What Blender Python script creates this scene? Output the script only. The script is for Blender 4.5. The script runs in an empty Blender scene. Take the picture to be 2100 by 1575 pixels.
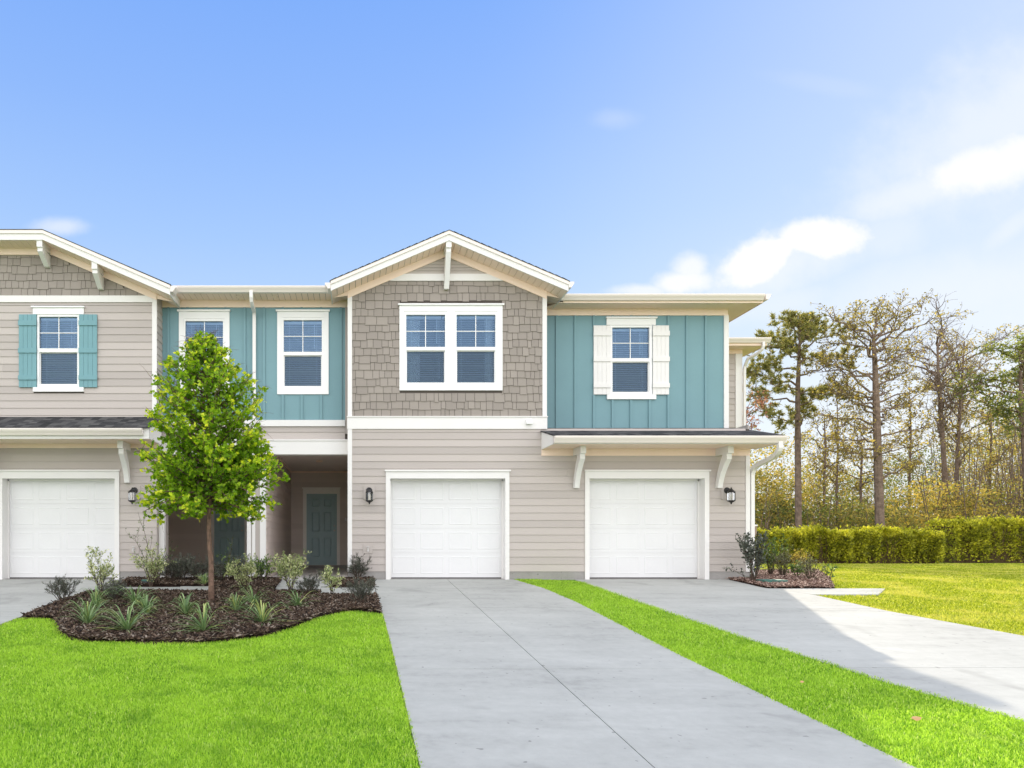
import bpy, math, random
import numpy as np
from math import radians, sin, cos, pi, sqrt, atan2
from mathutils import Vector

random.seed(7)
rng = np.random.default_rng(7)
scn = bpy.context.scene
COL = scn.collection

# ------------------------------------------------------------ camera
CAMZ = 0.8
cam_d = bpy.data.cameras.new("camera")
cam = bpy.data.objects.new("camera", cam_d)
COL.objects.link(cam)
cam.location = (0, 0, CAMZ)
cam.rotation_euler = (radians(90), 0, 0)
cam_d.sensor_width = 36
cam_d.lens = 24
cam_d.shift_x = (1050 - 723) / 2100
cam_d.shift_y = (1110 - 787.5) / 2100
cam_d.clip_start = 0.05
cam_d.clip_end = 2000
scn.camera = cam

# ------------------------------------------------------------ sun, sky, exposure
scn.view_settings.view_transform = 'Standard'
scn.view_settings.look = 'None'
scn.view_settings.exposure = 1.0
scn.view_settings.gamma = 1.0
scn.view_settings.use_curve_mapping = False
scn.cycles.max_bounces = 8
scn.cycles.diffuse_bounces = 8
scn.cycles.glossy_bounces = 3
scn.cycles.transmission_bounces = 4
scn.cycles.transparent_max_bounces = 10
scn.cycles.use_denoising = True

SUN_AZ, SUN_EL = radians(23.8), radians(27.2)
sd = Vector((sin(SUN_AZ) * cos(SUN_EL), cos(SUN_AZ) * cos(SUN_EL), sin(SUN_EL)))
sl = bpy.data.lights.new("sun", 'SUN')
sl.energy = 2.4
sl.angle = radians(0.53)
sl.color = (1.0, 0.89, 0.72)
so = bpy.data.objects.new("sun", sl)
COL.objects.link(so)
so.location = sd * 60
so.rotation_euler = sd.to_track_quat('Z', 'Y').to_euler()

EXPO = 2.0      # 2 ** exposure
WSTR = 0.1


def lin(c):
    return tuple((x / 255 / 12.92) if x / 255 <= 0.04045 else ((x / 255 + 0.055) / 1.055) ** 2.4 for x in c)


class NT:
    """tiny helper to write node graphs"""
    def __init__(self, tree):
        self.t = tree
        tree.nodes.clear()

    def new(self, kind, **kw):
        n = self.t.nodes.new(kind)
        for k, v in kw.items():
            setattr(n, k, v)
        return n

    def put(self, sock, v):
        if isinstance(v, bpy.types.NodeSocket):
            self.t.links.new(v, sock)
        elif isinstance(v, tuple) and len(v) == 3 and sock.type == 'RGBA':
            sock.default_value = (*v, 1)
        else:
            sock.default_value = v

    def m(self, op, a, b=0.0, c=0.0, clamp=False):
        n = self.new('ShaderNodeMath', operation=op, use_clamp=clamp)
        self.put(n.inputs[0], a)
        self.put(n.inputs[1], b)
        self.put(n.inputs[2], c)
        return n.outputs[0]

    def step(self, v, lo, hi, o0=0.0, o1=1.0):
        n = self.new('ShaderNodeMapRange', interpolation_type='SMOOTHSTEP')
        for i, x in enumerate((v, lo, hi, o0, o1)):
            self.put(n.inputs[i], x)
        return n.outputs[0]

    def mix(self, f, a, b, mode='MIX'):
        n = self.new('ShaderNodeMix', data_type='RGBA', blend_type=mode)
        self.put(n.inputs[0], f)
        self.put(n.inputs[6], a)
        self.put(n.inputs[7], b)
        return n.outputs[2]

    def noise(self, vec, scale, detail=3, rough=0.5, dist=0.0):
        n = self.new('ShaderNodeTexNoise')
        if vec is not None:
            self.put(n.inputs['Vector'], vec)
        n.inputs['Scale'].default_value = scale
        n.inputs['Detail'].default_value = detail
        n.inputs['Roughness'].default_value = rough
        n.inputs['Distortion'].default_value = dist
        return n.outputs['Fac']

    def ramp(self, f, stops):
        n = self.new('ShaderNodeValToRGB')
        cr = n.color_ramp
        while len(cr.elements) < len(stops):
            cr.elements.new(0.5)
        for e, (p, c) in zip(cr.elements, stops):
            e.position = p
            e.color = (*c, 1)
        self.put(n.inputs[0], f)
        return n.outputs[0]


world = bpy.data.worlds.new("World")
scn.world = world
world.use_nodes = True
N = NT(world.node_tree)
tc = N.new('ShaderNodeTexCoord')
sep = N.new('ShaderNodeSeparateXYZ')
N.put(sep.inputs[0], tc.outputs['Generated'])
dx, dy, dz = sep.outputs
K = 1 / (EXPO * WSTR)


def sk(r, g, b, f=1.0):
    return tuple(v * f * K for v in lin((r, g, b)))


# clear sky: deep blue high up, pale at the horizon
grad = N.ramp(N.m('MAXIMUM', dz, 0.0), [
    (0.0, sk(246, 250, 255)), (0.13, sk(226, 241, 255)), (0.25, sk(200, 225, 255)), (0.40, sk(168, 204, 255)),
    (0.52, sk(145, 187, 254)), (0.66, sk(122, 172, 252)), (1.0, sk(110, 160, 245))])
# paler towards the right (towards the sun side)
side = N.m('MULTIPLY', N.step(N.m('DIVIDE', dx, N.m('MAXIMUM', dy, 0.15)), 0.15, 1.15), N.step(dy, 0.0, 0.25))
grad = N.mix(N.m('MULTIPLY', side, 0.62), grad, sk(232, 243, 255))
lowside = N.m('MULTIPLY', side, N.step(dz, 0.42, 0.10))
grad = N.mix(N.m('MULTIPLY', lowside, 0.85), grad, sk(252, 253, 255))
sky = N.new('ShaderNodeTexSky', sky_type='NISHITA', sun_disc=False)
sky.sun_elevation = SUN_EL
sky.sun_rotation = SUN_AZ
sky.air_density = 1.0
sky.dust_density = 0.3
sky.ozone_density = 2.0
base = N.mix(0.05, grad, sky.outputs[0])
# front clouds, placed by direction
ydiv = N.m('MAXIMUM', dy, 0.08)
U = N.m('DIVIDE', dx, ydiv)
V = N.m('DIVIDE', dz, ydiv)
comb = N.new('ShaderNodeCombineXYZ')
N.put(comb.inputs[0], U)
N.put(comb.inputs[1], V)
uv = comb.outputs[0]
n1 = N.m('SUBTRACT', N.noise(uv, 7.0, 6, 0.62), 0.5)
n2 = N.m('SUBTRACT', N.noise(uv, 22.0, 5, 0.6), 0.5)
front = N.step(dy, 0.1, 0.3)


def blob(px, py, a, b, ang, soft, gain, namp=1.0):
    u0, v0 = (px - 723) / 1400, (1110 - py) / 1400
    ca, sa = cos(radians(ang)), sin(radians(ang))
    du, dv = N.m('SUBTRACT', U, u0), N.m('SUBTRACT', V, v0)
    p = N.m('ADD', N.m('MULTIPLY', du, ca), N.m('MULTIPLY', dv, sa))
    q = N.m('SUBTRACT', N.m('MULTIPLY', dv, ca), N.m('MULTIPLY', du, sa))
    p = N.m('DIVIDE', p, a / 1400)
    q = N.m('DIVIDE', q, b / 1400)
    r = N.m('SQRT', N.m('ADD', N.m('MULTIPLY', p, p), N.m('MULTIPLY', q, q)))
    r = N.m('ADD', r, N.m('MULTIPLY', N.m('ADD', N.m('MULTIPLY', n1, 1.5), N.m('MULTIPLY', n2, 0.95)), namp))
    return N.m('MULTIPLY', N.step(r, 1.0 + soft, 1.0 - soft), gain)


cl = None
for args in [(1562, 532, 86, 43, 24, 0.36, 1.0), (1685, 490, 88, 42, 4, 0.36, 1.0), (1398, 580, 56, 24, 6, 0.45, 0.9),
             (1414, 552, 32, 30, 30, 0.6, 0.8), (1615, 540, 150, 52, 20, 0.85, 0.55), (1630, 480, 40, 22, 20, 0.5, 0.9), (2040, 335, 150, 45, 16, 0.75, 1.0), (1900, 385, 150, 38, 18, 0.9, 0.55),
             (2060, 240, 280, 110, 32, 0.95, 0.5), (1900, 600, 260, 60, 8, 0.95, 0.3), (1820, 480, 90, 40, 10, 0.8, 0.3), (125, 465, 46, 15, 0, 0.8, 0.5),
             (1262, 243, 40, 16, 0, 0.9, 0.16), (2070, 470, 60, 16, 40, 0.9, 0.3), (1700, 175, 100, 14, -10, 0.9, 0.08),
             (1600, 620, 120, 30, 10, 0.9, 0.35), (1320, 596, 60, 12, 0, 0.6, 0.7)]:
    b = blob(*args)
    cl = b if cl is None else N.m('MAXIMUM', cl, b)
cl = N.m('MULTIPLY', cl, front, clamp=True)
base = N.mix(cl, base, sk(255, 255, 255, 1.04))
# added bright cloud behind the camera and overhead, unseen, to light the shaded front
nb = N.noise(tc.outputs['Generated'], 2.6, 6, 0.6)
rear = N.m('MULTIPLY', N.step(N.m('SUBTRACT', N.m('MULTIPLY', dz, 0.6), dy), -0.10, 0.45), N.step(dz, 0.22, 0.5))
rear = N.m('MULTIPLY', rear, N.step(nb, 0.34, 0.56))
REAR = 2.45
base = N.mix(rear, base, tuple(v * K * REAR for v in (1.0, 0.98, 0.985)))
lowrear = N.m('MULTIPLY', N.step(dy, 0.05, -0.3), N.step(dz, 0.55, 0.2))  # added bright low band behind the camera, to lift porches and canopies
base = N.mix(N.m('MULTIPLY', lowrear, N.m('ADD', 0.72, N.m('MULTIPLY', N.step(N.noise(tc.outputs['Generated'], 7.0, 4, 0.55), 0.38, 0.60), 0.28))), base, tuple(v * K for v in (2.85, 2.80, 2.82)))
bg = N.new('ShaderNodeBackground')
N.put(bg.inputs[0], base)
bg.inputs[1].default_value = WSTR
wo = N.new('ShaderNodeOutputWorld')
N.put(wo.inputs[0], bg.outputs[0])


# ------------------------------------------------------------ materials
def mat(name, fn, rough=0.6, spec=0.5, trans=None, bump=None):
    """fn(N, coords) -> colour socket or rgb tuple"""
    m = bpy.data.materials.new(name)
    m.use_nodes = True
    n = NT(m.node_tree)
    tcn = n.new('ShaderNodeTexCoord')
    geo = n.new('ShaderNodeNewGeometry')
    pos = geo.outputs['Position']
    col = fn(n, pos) if callable(fn) else fn
    p = n.new('ShaderNodeBsdfPrincipled')
    n.put(p.inputs['Base Color'], col)
    n.put(p.inputs['Roughness'], rough)
    p.inputs['Specular IOR Level'].default_value = spec
    out = n.new('ShaderNodeOutputMaterial')
    sh = p.outputs[0]
    if bump:
        h = bump[0](n, pos)
        bn = n.new('ShaderNodeBump')
        bn.inputs['Strength'].default_value = bump[1]
        bn.inputs['Distance'].default_value = bump[2]
        n.put(bn.inputs['Height'], h)
        n.put(p.inputs['Normal'], bn.outputs[0])
    if trans:
        tr = n.new('ShaderNodeBsdfTranslucent')
        c2 = n.mix(1.0, col, trans[1], 'MULTIPLY')
        n.put(tr.inputs[0], c2)
        mx = n.new('ShaderNodeMixShader')
        mx.inputs[0].default_value = trans[0]
        n.put(mx.inputs[1], sh)
        n.put(mx.inputs[2], tr.outputs[0])
        sh = mx.outputs[0]
    n.put(out.inputs[0], sh)
    return m


def attr(n, name='rnd'):
    a = n.new('ShaderNodeAttribute', attribute_name=name)
    return a.outputs['Fac']


def scaled(c, f):
    return tuple(x * f for x in c)


def painted(c, amt=0.05, useattr=False):
    def f(n, pos):
        a = n.noise(pos, 1.3, 4, 0.6)
        b = n.noise(pos, 40, 2, 0.5)
        k = n.m('ADD', n.m('MULTIPLY', a, 0.7), n.m('MULTIPLY', b, 0.3))
        if useattr:
            k = n.m('ADD', n.m('MULTIPLY', k, 0.45), n.m('MULTIPLY', attr(n), 0.55))
        return n.ramp(k, [(0.25, scaled(c, 1 - amt * 1.6)), (0.75, scaled(c, 1 + amt))])
    return f


def fine(scale=60):
    return lambda n, pos: n.noise(pos, scale, 3, 0.6)


M = {}
M['siding'] = mat('lap_siding_paint', painted((0.468, 0.422, 0.390), 0.06, True), 0.55, 0.3, bump=(fine(70), 0.12, 0.002))
M['doorwhite'] = mat('brightened_door_casing_paint', (0.90, 0.87, 0.82), 0.45, 0.35)  # trim white with extra brightness put in for the dim porch
M['porch'] = mat('brightened_porch_siding', painted((0.66, 0.575, 0.525), 0.04, True), 0.55, 0.3)  # paler copy of the siding colour, standing in for light in the porch
M['backing'] = mat('joint_backing', (0.10, 0.085, 0.075), 0.9, 0.1)
M['shake'] = mat('shake_paint', painted((0.30, 0.265, 0.232), 0.055, True), 0.6, 0.3, bump=(fine(50), 0.15, 0.003))
M['teal'] = mat('teal_board_paint', painted((0.175, 0.315, 0.35), 0.05), 0.5, 0.35, bump=(fine(60), 0.1, 0.002))
M['teal_trim'] = mat('teal_shutter_paint', painted((0.165, 0.335, 0.37), 0.05), 0.5, 0.35)
M['white'] = mat('white_trim_paint', painted((0.77, 0.755, 0.735), 0.025), 0.5, 0.35)
M['cream'] = mat('bounce_tinted_soffit_vinyl', painted((0.93, 0.745, 0.62), 0.02), 0.5, 0.35)  # warm light bounced under the eaves, put into soffit and frieze colour
M['gutter'] = mat('white_gutter_metal', painted((0.80, 0.73, 0.68), 0.02), 0.35, 0.5)
M['garage'] = mat('white_garage_door_paint', painted((0.73, 0.73, 0.73), 0.03), 0.45, 0.4)
M['door'] = mat('brightened_teal_door_paint', painted((0.36, 0.51, 0.54), 0.05), 0.45, 0.4)  # door colour lightened to make up for the deep porch shade
M['vinyl'] = mat('white_window_vinyl', (0.82, 0.82, 0.81), 0.35, 0.5)
M['blind'] = mat('blind_slat_vinyl', (0.88, 0.88, 0.88), 0.5, 0.3)
M['curtain'] = mat('curtain_cloth', (0.78, 0.77, 0.74), 0.9, 0.1, trans=(0.3, (1, 1, 1)))
M['porchceil'] = mat('brightened_porch_ceiling', painted((0.84, 0.76, 0.70), 0.05), 0.6, 0.3)  # ceiling tone raised in place of light in the deep porch
M['interior'] = mat('room_wall_paint', (0.16, 0.16, 0.16), 0.9, 0.1)
M['black'] = mat('black_lantern_metal', (0.012, 0.012, 0.013), 0.4, 0.5)
M['metal'] = mat('brushed_nickel', (0.5, 0.5, 0.48), 0.3, 0.5)
M['candle'] = mat('candle_sleeve_plastic', (0.75, 0.68, 0.52), 0.6, 0.3)
M['greenlid'] = mat('green_valve_lid_plastic', painted((0.06, 0.16, 0.13), 0.1), 0.6, 0.3)
M['greybox'] = mat('grey_box_plastic', (0.10, 0.11, 0.12), 0.6, 0.3)
M['brownbox'] = mat('tan_utility_box_paint', (0.30, 0.22, 0.17), 0.6, 0.3)


def shingles(n, pos):
    s = n.new('ShaderNodeSeparateXYZ')
    n.put(s.inputs[0], pos)
    row = n.m('FLOOR', n.m('MULTIPLY', s.outputs[1], 7.0))
    c = n.new('ShaderNodeCombineXYZ')
    n.put(c.inputs[0], n.m('MULTIPLY', s.outputs[0], 6.0))
    n.put(c.inputs[1], n.m('MULTIPLY', row, 7.77))
    w = n.new('ShaderNodeTexWhiteNoise', noise_dimensions='2D')
    sn = n.new('ShaderNodeVectorMath', operation='FLOOR')
    n.put(sn.inputs[0], c.outputs[0])
    n.put(w.inputs['Vector'], sn.outputs[0])
    a = n.m('ADD', n.m('MULTIPLY', w.outputs[0], 0.6), n.m('MULTIPLY', n.noise(pos, 90, 2), 0.4))
    return n.ramp(a, [(0.15, (0.022, 0.023, 0.025)), (0.55, (0.055, 0.055, 0.057)), (0.9, (0.12, 0.118, 0.115))])


M['shingle'] = mat('asphalt_shingle', shingles, 0.9, 0.2, bump=(fine(90), 0.5, 0.01))


def concrete(c):
    def f(n, pos):
        mp = n.new('ShaderNodeMapping')
        mp.inputs['Scale'].default_value = (0.5, 2.2, 1)
        n.put(mp.inputs[0], pos)
        a = n.noise(pos, 0.55, 5, 0.6, 0.3)
        st = n.noise(mp.outputs[0], 1.6, 6, 0.65)
        b = n.noise(pos, 9, 5, 0.7)
        k = n.m('ADD', n.m('ADD', n.m('MULTIPLY', a, 0.4), n.m('MULTIPLY', st, 0.35)), n.m('MULTIPLY', b, 0.25))
        col = n.ramp(k, [(0.32, scaled(c, 0.66)), (0.46, scaled(c, 0.93)), (0.66, scaled(c, 1.14))])
        sp = n.step(n.noise(pos, 75, 2, 0.7), 0.66, 0.74)
        col = n.mix(n.m('MULTIPLY', sp, 0.35), col, scaled(c, 0.45))
        sp2 = n.step(n.noise(pos, 14, 1, 0.4), 0.745, 0.775)
        col = n.mix(n.m('MULTIPLY', sp2, 0.55), col, scaled(c, 0.35))
        stn = n.step(n.noise(pos, 0.9, 3, 0.55, 0.6), 0.60, 0.68)
        return n.mix(n.m('MULTIPLY', stn, 0.34), col, scaled(c, 0.55))
    return f


M['concrete'] = mat('broomed_concrete', concrete((0.40, 0.408, 0.385)), 0.85, 0.25, bump=(fine(55), 0.25, 0.004))
M['porchslab'] = mat('brightened_porch_concrete', concrete((0.60, 0.59, 0.57)), 0.8, 0.25)  # paler concrete copy, brightening the shaded porch floor by colour
M['foundation'] = mat('foundation_concrete', concrete((0.33, 0.315, 0.30)), 0.9, 0.2, bump=(fine(40), 0.5, 0.01))
M['jointdirt'] = mat('joint_dirt', (0.09, 0.085, 0.075), 0.9, 0.1)
M['soil'] = mat('soil_and_grass_ground', lambda n, p: n.ramp(n.noise(p, 6, 5, 0.6), [(0.35, (0.05, 0.07, 0.02)), (0.65, (0.12, 0.14, 0.04))]), 0.95, 0.1)
M['thatch'] = mat('lawn_thatch', lambda n, p: n.ramp(n.noise(p, 30, 4, 0.7), [(0.3, (0.09, 0.20, 0.012)), (0.7, (0.22, 0.42, 0.03))]), 0.95, 0.1)
M['sidethatch'] = mat('sun_tinted_lawn_thatch', lambda n, p: n.ramp(n.noise(p, 30, 4, 0.7), [(0.3, (0.16, 0.22, 0.015)), (0.7, (0.36, 0.40, 0.04))]), 0.95, 0.1)  # yellower copy of the thatch, sun on the side lawn put into colour
M['mulchbed'] = mat('mulch_fines', lambda n, p: n.ramp(n.noise(p, 45, 4, 0.7), [(0.3, (0.012, 0.008, 0.006)), (0.7, (0.06, 0.037, 0.03))]), 0.95, 0.1)


def byattr(stops):
    return lambda n, pos: n.ramp(attr(n), stops)


def lawncol(n, pos):
    c = n.ramp(attr(n), [(0.0, (0.10, 0.26, 0.02)), (0.45, (0.38, 0.62, 0.05)), (0.8, (0.58, 0.80, 0.09)), (0.96, (0.68, 0.90, 0.14)), (1.0, (0.80, 0.82, 0.36))])
    patch = n.step(n.noise(pos, 1.1, 4, 0.6), 0.42, 0.68)
    c = n.mix(n.m('MULTIPLY', patch, 0.45), c, (0.56, 0.80, 0.08))
    dull = n.step(n.noise(pos, 1.9, 5, 0.65, 0.4), 0.50, 0.68)
    c = n.mix(n.m('MULTIPLY', dull, 0.5), c, (0.16, 0.34, 0.03))
    fleck = n.step(n.noise(pos, 9.0, 3, 0.6), 0.60, 0.72)
    c = n.mix(n.m('MULTIPLY', fleck, 0.5), c, (0.72, 0.86, 0.24))
    dry = n.step(n.noise(pos, 2.6, 3, 0.6), 0.62, 0.74)
    return n.mix(n.m('MULTIPLY', dry, 0.35), c, (0.66, 0.80, 0.18))


M['grass'] = mat('lawn_blades', lawncol, 0.5, 0.3, trans=(0.45, (1, 1, 0.6)))
M['chip'] = mat('bark_chips', byattr([(0.0, (0.008, 0.005, 0.004)), (0.5, (0.052, 0.033, 0.022)), (0.85, (0.14, 0.095, 0.066)), (1.0, (0.32, 0.27, 0.22))]), 0.85, 0.2)
M['sunchip'] = mat('dry_bark_chips', byattr([(0.0, (0.05, 0.028, 0.02)), (0.5, (0.22, 0.13, 0.10)), (1.0, (0.48, 0.36, 0.30))]), 0.85, 0.2)  # lighter copy of the bark chips, sunlight put into the colour
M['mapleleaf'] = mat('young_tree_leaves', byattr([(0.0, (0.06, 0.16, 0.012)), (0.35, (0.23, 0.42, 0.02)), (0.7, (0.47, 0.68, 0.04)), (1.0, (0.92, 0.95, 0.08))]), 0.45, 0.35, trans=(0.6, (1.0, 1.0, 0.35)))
M['bark'] = mat('young_tree_bark', lambda n, p: n.ramp(n.noise(p, 18, 5, 0.65), [(0.3, (0.06, 0.040, 0.028)), (0.7, (0.27, 0.17, 0.125))]), 0.85, 0.2, bump=(fine(40), 0.6, 0.01))
M['barkfar'] = mat('old_tree_bark', lambda n, p: n.ramp(n.noise(p, 5, 5, 0.65), [(0.3, (0.10, 0.072, 0.054)), (0.7, (0.28, 0.205, 0.155))]), 0.9, 0.1, bump=(fine(14), 0.8, 0.03))
M['twig'] = mat('twig_bark', (0.09, 0.065, 0.05), 0.85, 0.1)
M['needle'] = mat('pine_needles', byattr([(0.0, (0.15, 0.17, 0.06)), (0.6, (0.36, 0.36, 0.12)), (1.0, (0.66, 0.55, 0.20))]), 0.6, 0.3, trans=(0.5, (1, 0.95, 0.5)))
M['woodleaf'] = mat('autumn_wood_leaves', byattr([(0.0, (0.15, 0.135, 0.06)), (0.4, (0.37, 0.315, 0.11)), (0.75, (0.62, 0.50, 0.14)), (1.0, (0.82, 0.62, 0.18))]), 0.6, 0.2, trans=(0.62, (1, 0.95, 0.5)))
M['redleaf'] = mat('red_autumn_leaves', byattr([(0.0, (0.30, 0.12, 0.07)), (1.0, (0.66, 0.36, 0.20))]), 0.6, 0.2, trans=(0.4, (1, 0.8, 0.6)))
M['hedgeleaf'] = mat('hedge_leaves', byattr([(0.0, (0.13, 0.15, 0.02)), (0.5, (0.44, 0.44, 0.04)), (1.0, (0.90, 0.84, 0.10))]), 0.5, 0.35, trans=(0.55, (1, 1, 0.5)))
M['hedgecore'] = mat('hedge_branches', (0.12, 0.085, 0.045), 0.95, 0.1)
M['strap'] = mat('strap_leaves', byattr([(0.0, (0.09, 0.17, 0.06)), (0.5, (0.22, 0.34, 0.14)), (0.85, (0.38, 0.50, 0.24)), (1.0, (0.62, 0.58, 0.12))]), 0.4, 0.5, trans=(0.25, (1, 1, 0.5)))
M['varieg'] = mat('variegated_leaves', byattr([(0.0, (0.12, 0.20, 0.06)), (0.45, (0.38, 0.44, 0.19)), (1.0, (0.78, 0.78, 0.46))]), 0.45, 0.4, trans=(0.25, (1, 1, 0.6)))
M['darkleaf'] = mat('dark_shrub_leaves', byattr([(0.0, (0.03, 0.038, 0.03)), (0.6, (0.10, 0.115, 0.09)), (1.0, (0.26, 0.28, 0.22))]), 0.5, 0.3, trans=(0.15, (1, 1, 0.7)))
M['greenleaf'] = mat('green_shrub_leaves', byattr([(0.0, (0.04, 0.09, 0.03)), (0.6, (0.12, 0.20, 0.06)), (1.0, (0.30, 0.42, 0.09))]), 0.5, 0.3, trans=(0.3, (1, 1, 0.5)))
M['wildgreen'] = mat('olive_green_leaves', byattr([(0.0, (0.10, 0.14, 0.05)), (0.6, (0.30, 0.34, 0.10)), (1.0, (0.60, 0.56, 0.16))]), 0.6, 0.3, trans=(0.6, (1, 1, 0.6)))
M['greyleaf'] = mat('grey_green_shrub_leaves', byattr([(0.0, (0.07, 0.085, 0.05)), (0.6, (0.20, 0.22, 0.12)), (1.0, (0.42, 0.42, 0.28))]), 0.5, 0.3, trans=(0.3, (1, 1, 0.6)))
M['dryleaf'] = mat('fallen_leaf', (0.50, 0.30, 0.14), 0.7, 0.2)


def glassmat(name, fac, tint, refl, rough=0.02):
    m = bpy.data.materials.new(name)
    m.use_nodes = True
    n = NT(m.node_tree)
    t = n.new('ShaderNodeBsdfTransparent')
    n.put(t.inputs[0], tint)
    g = n.new('ShaderNodeBsdfGlossy')
    n.put(g.inputs[0], refl)
    g.inputs['Roughness'].default_value = rough
    fr = n.new('ShaderNodeFresnel')
    fr.inputs[0].default_value = 1.5
    geo = n.new('ShaderNodeNewGeometry')
    bn = n.new('ShaderNodeBump')
    bn.inputs['Strength'].default_value = 0.05
    bn.inputs['Distance'].default_value = 0.05
    n.put(bn.inputs['Height'], n.noise(geo.outputs['Position'], 3.0, 2))
    n.put(g.inputs['Normal'], bn.outputs[0])
    mx = n.new('ShaderNodeMixShader')
    n.put(mx.inputs[0], n.m('ADD', fr.outputs[0], fac, clamp=True))
    n.put(mx.inputs[1], t.outputs[0])
    n.put(mx.inputs[2], g.outputs[0])
    o = n.new('ShaderNodeOutputMaterial')
    n.put(o.inputs[0], mx.outputs[0])
    return m


M['glass'] = glassmat('window_glass', 0.12, (0.62, 0.74, 0.86), (0.38, 0.60, 0.90))
M['screen'] = glassmat('screened_window_glass', 0.05, (0.46, 0.56, 0.66), (0.45, 0.65, 0.9), 0.15)
M['lampglass'] = glassmat('lantern_glass', 0.06, (0.85, 0.87, 0.88), (1, 1, 1))


# ------------------------------------------------------------ mesh helpers
class MB:
    def __init__(self):
        self.v, self.f, self.c = [], [], []

    def face(self, *pts, c=None):
        i = len(self.v)
        self.v += [tuple(p) for p in pts]
        self.f.append(tuple(range(i, i + len(pts))))
        self.c += [random.random() if c is None else c] * len(pts)

    def hexa(self, p, c=None):
        """8 points: bottom ring 0-3, top ring 4-7"""
        if c is None:
            c = random.random()
        i = len(self.v)
        self.v += [tuple(q) for q in p]
        self.c += [c] * 8
        for q in ((0, 3, 2, 1), (4, 5, 6, 7), (0, 1, 5, 4), (1, 2, 6, 5), (2, 3, 7, 6), (3, 0, 4, 7)):
            self.f.append(tuple(i + k for k in q))

    def box(self, x0, x1, y0, y1, z0, z1, c=None):
        self.hexa([(x0, y0, z0), (x1, y0, z0), (x1, y1, z0), (x0, y1, z0), (x0, y0, z1), (x1, y0, z1), (x1, y1, z1), (x0, y1, z1)], c)

    def prism(self, pts, axis, a, b, c=None):
        """pts: 2d outline; axis 'x': pts are (y,z) extruded x=a..b; axis 'y': pts are (x,z); axis 'z': (x,y)"""
        if c is None:
            c = random.random()
        def P(p, t):
            return (t, p[0], p[1]) if axis == 'x' else (p[0], t, p[1]) if axis == 'y' else (p[0], p[1], t)
        i, n = len(self.v), len(pts)
        self.v += [P(p, a) for p in pts] + [P(p, b) for p in pts]
        self.c += [c] * (2 * n)
        self.f.append(tuple(i + k for k in range(n)))
        self.f.append(tuple(i + n + k for k in reversed(range(n))))
        for k in range(n):
            l = (k + 1) % n
            self.f.append((i + k, i + n + k, i + n + l, i + l))

    def tube(self, path, radii, seg=8, c=None, cap=True, squash=1.0):
        if c is None:
            c = random.random()
        path = [Vector(p) for p in path]
        if not hasattr(radii, '__len__'):
            radii = [radii] * len(path)
        i0 = len(self.v)
        up = None
        for k, p in enumerate(path):
            d = (path[min(k + 1, len(path) - 1)] - path[max(k - 1, 0)])
            if d.length < 1e-9:
                d = Vector((0, 0, 1))
            d.normalize()
            if up is None:
                up = Vector((1, 0, 0)) if abs(d.x) < 0.8 else Vector((0, 1, 0))
            s = d.cross(up)
            s.normalize()
            up = s.cross(d)
            up.normalize()
            for j in range(seg):
                a = 2 * pi * (j + 0.5) / seg
                q = p + (s * cos(a) * squash + up * sin(a)) * radii[k]
                self.v.append(tuple(q))
                self.c.append(c)
        for k in range(len(path) - 1):
            for j in range(seg):
                a, b = i0 + k * seg + j, i0 + k * seg + (j + 1) % seg
                self.f.append((a, b, b + seg, a + seg))
        if cap:
            self.f.append(tuple(i0 + j for j in reversed(range(seg))))
            self.f.append(tuple(i0 + (len(path) - 1) * seg + j for j in range(seg)))

    def lathe(self, prof, cx, cy, seg=12, c=0.5):
        i0 = len(self.v)
        for r, z in prof:
            for j in range(seg):
                a = 2 * pi * (j + 0.5) / seg
                self.v.append((cx + r * cos(a), cy + r * sin(a), z))
                self.c.append(c)
        for k in range(len(prof) - 1):
            for j in range(seg):
                a, b = i0 + k * seg + j, i0 + k * seg + (j + 1) % seg
                self.f.append((a, b, b + seg, a + seg))
        self.f.append(tuple(i0 + j for j in reversed(range(seg))))
        self.f.append(tuple(i0 + (len(prof) - 1) * seg + j for j in range(seg)))

    def build(self, name, m, parent=None, smooth=False, recalc=True):
        me = bpy.data.meshes.new(name)
        me.from_pydata(self.v, [], self.f)
        me.materials.append(M[m])
        a = me.attributes.new('rnd', 'FLOAT', 'POINT')
        a.data.foreach_set('value', np.array(self.c, dtype=np.float32))
        if smooth:
            me.polygons.foreach_set('use_smooth', [True] * len(me.polygons))
        if recalc:
            import bmesh
            bm = bmesh.new()
            bm.from_mesh(me)
            bmesh.ops.recalc_face_normals(bm, faces=bm.faces)
            bm.to_mesh(me)
            bm.free()
        me.update()
        return link(name, me, parent)


def link(name, me, parent=None):
    o = bpy.data.objects.new(name, me)
    COL.objects.link(o)
    if parent is not None:
        o.parent = parent
        o.matrix_parent_inverse = parent.matrix_world.inverted() if False else parent_inv(parent)
    return o


def parent_inv(p):
    from mathutils import Matrix
    loc = Vector((0, 0, 0))
    q = p
    while q is not None:
        loc += q.location if q.parent is None else Vector((0, 0, 0))
        q = q.parent
    return Matrix.Translation(-loc) if p.parent is None else Matrix.Identity(4)


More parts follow.
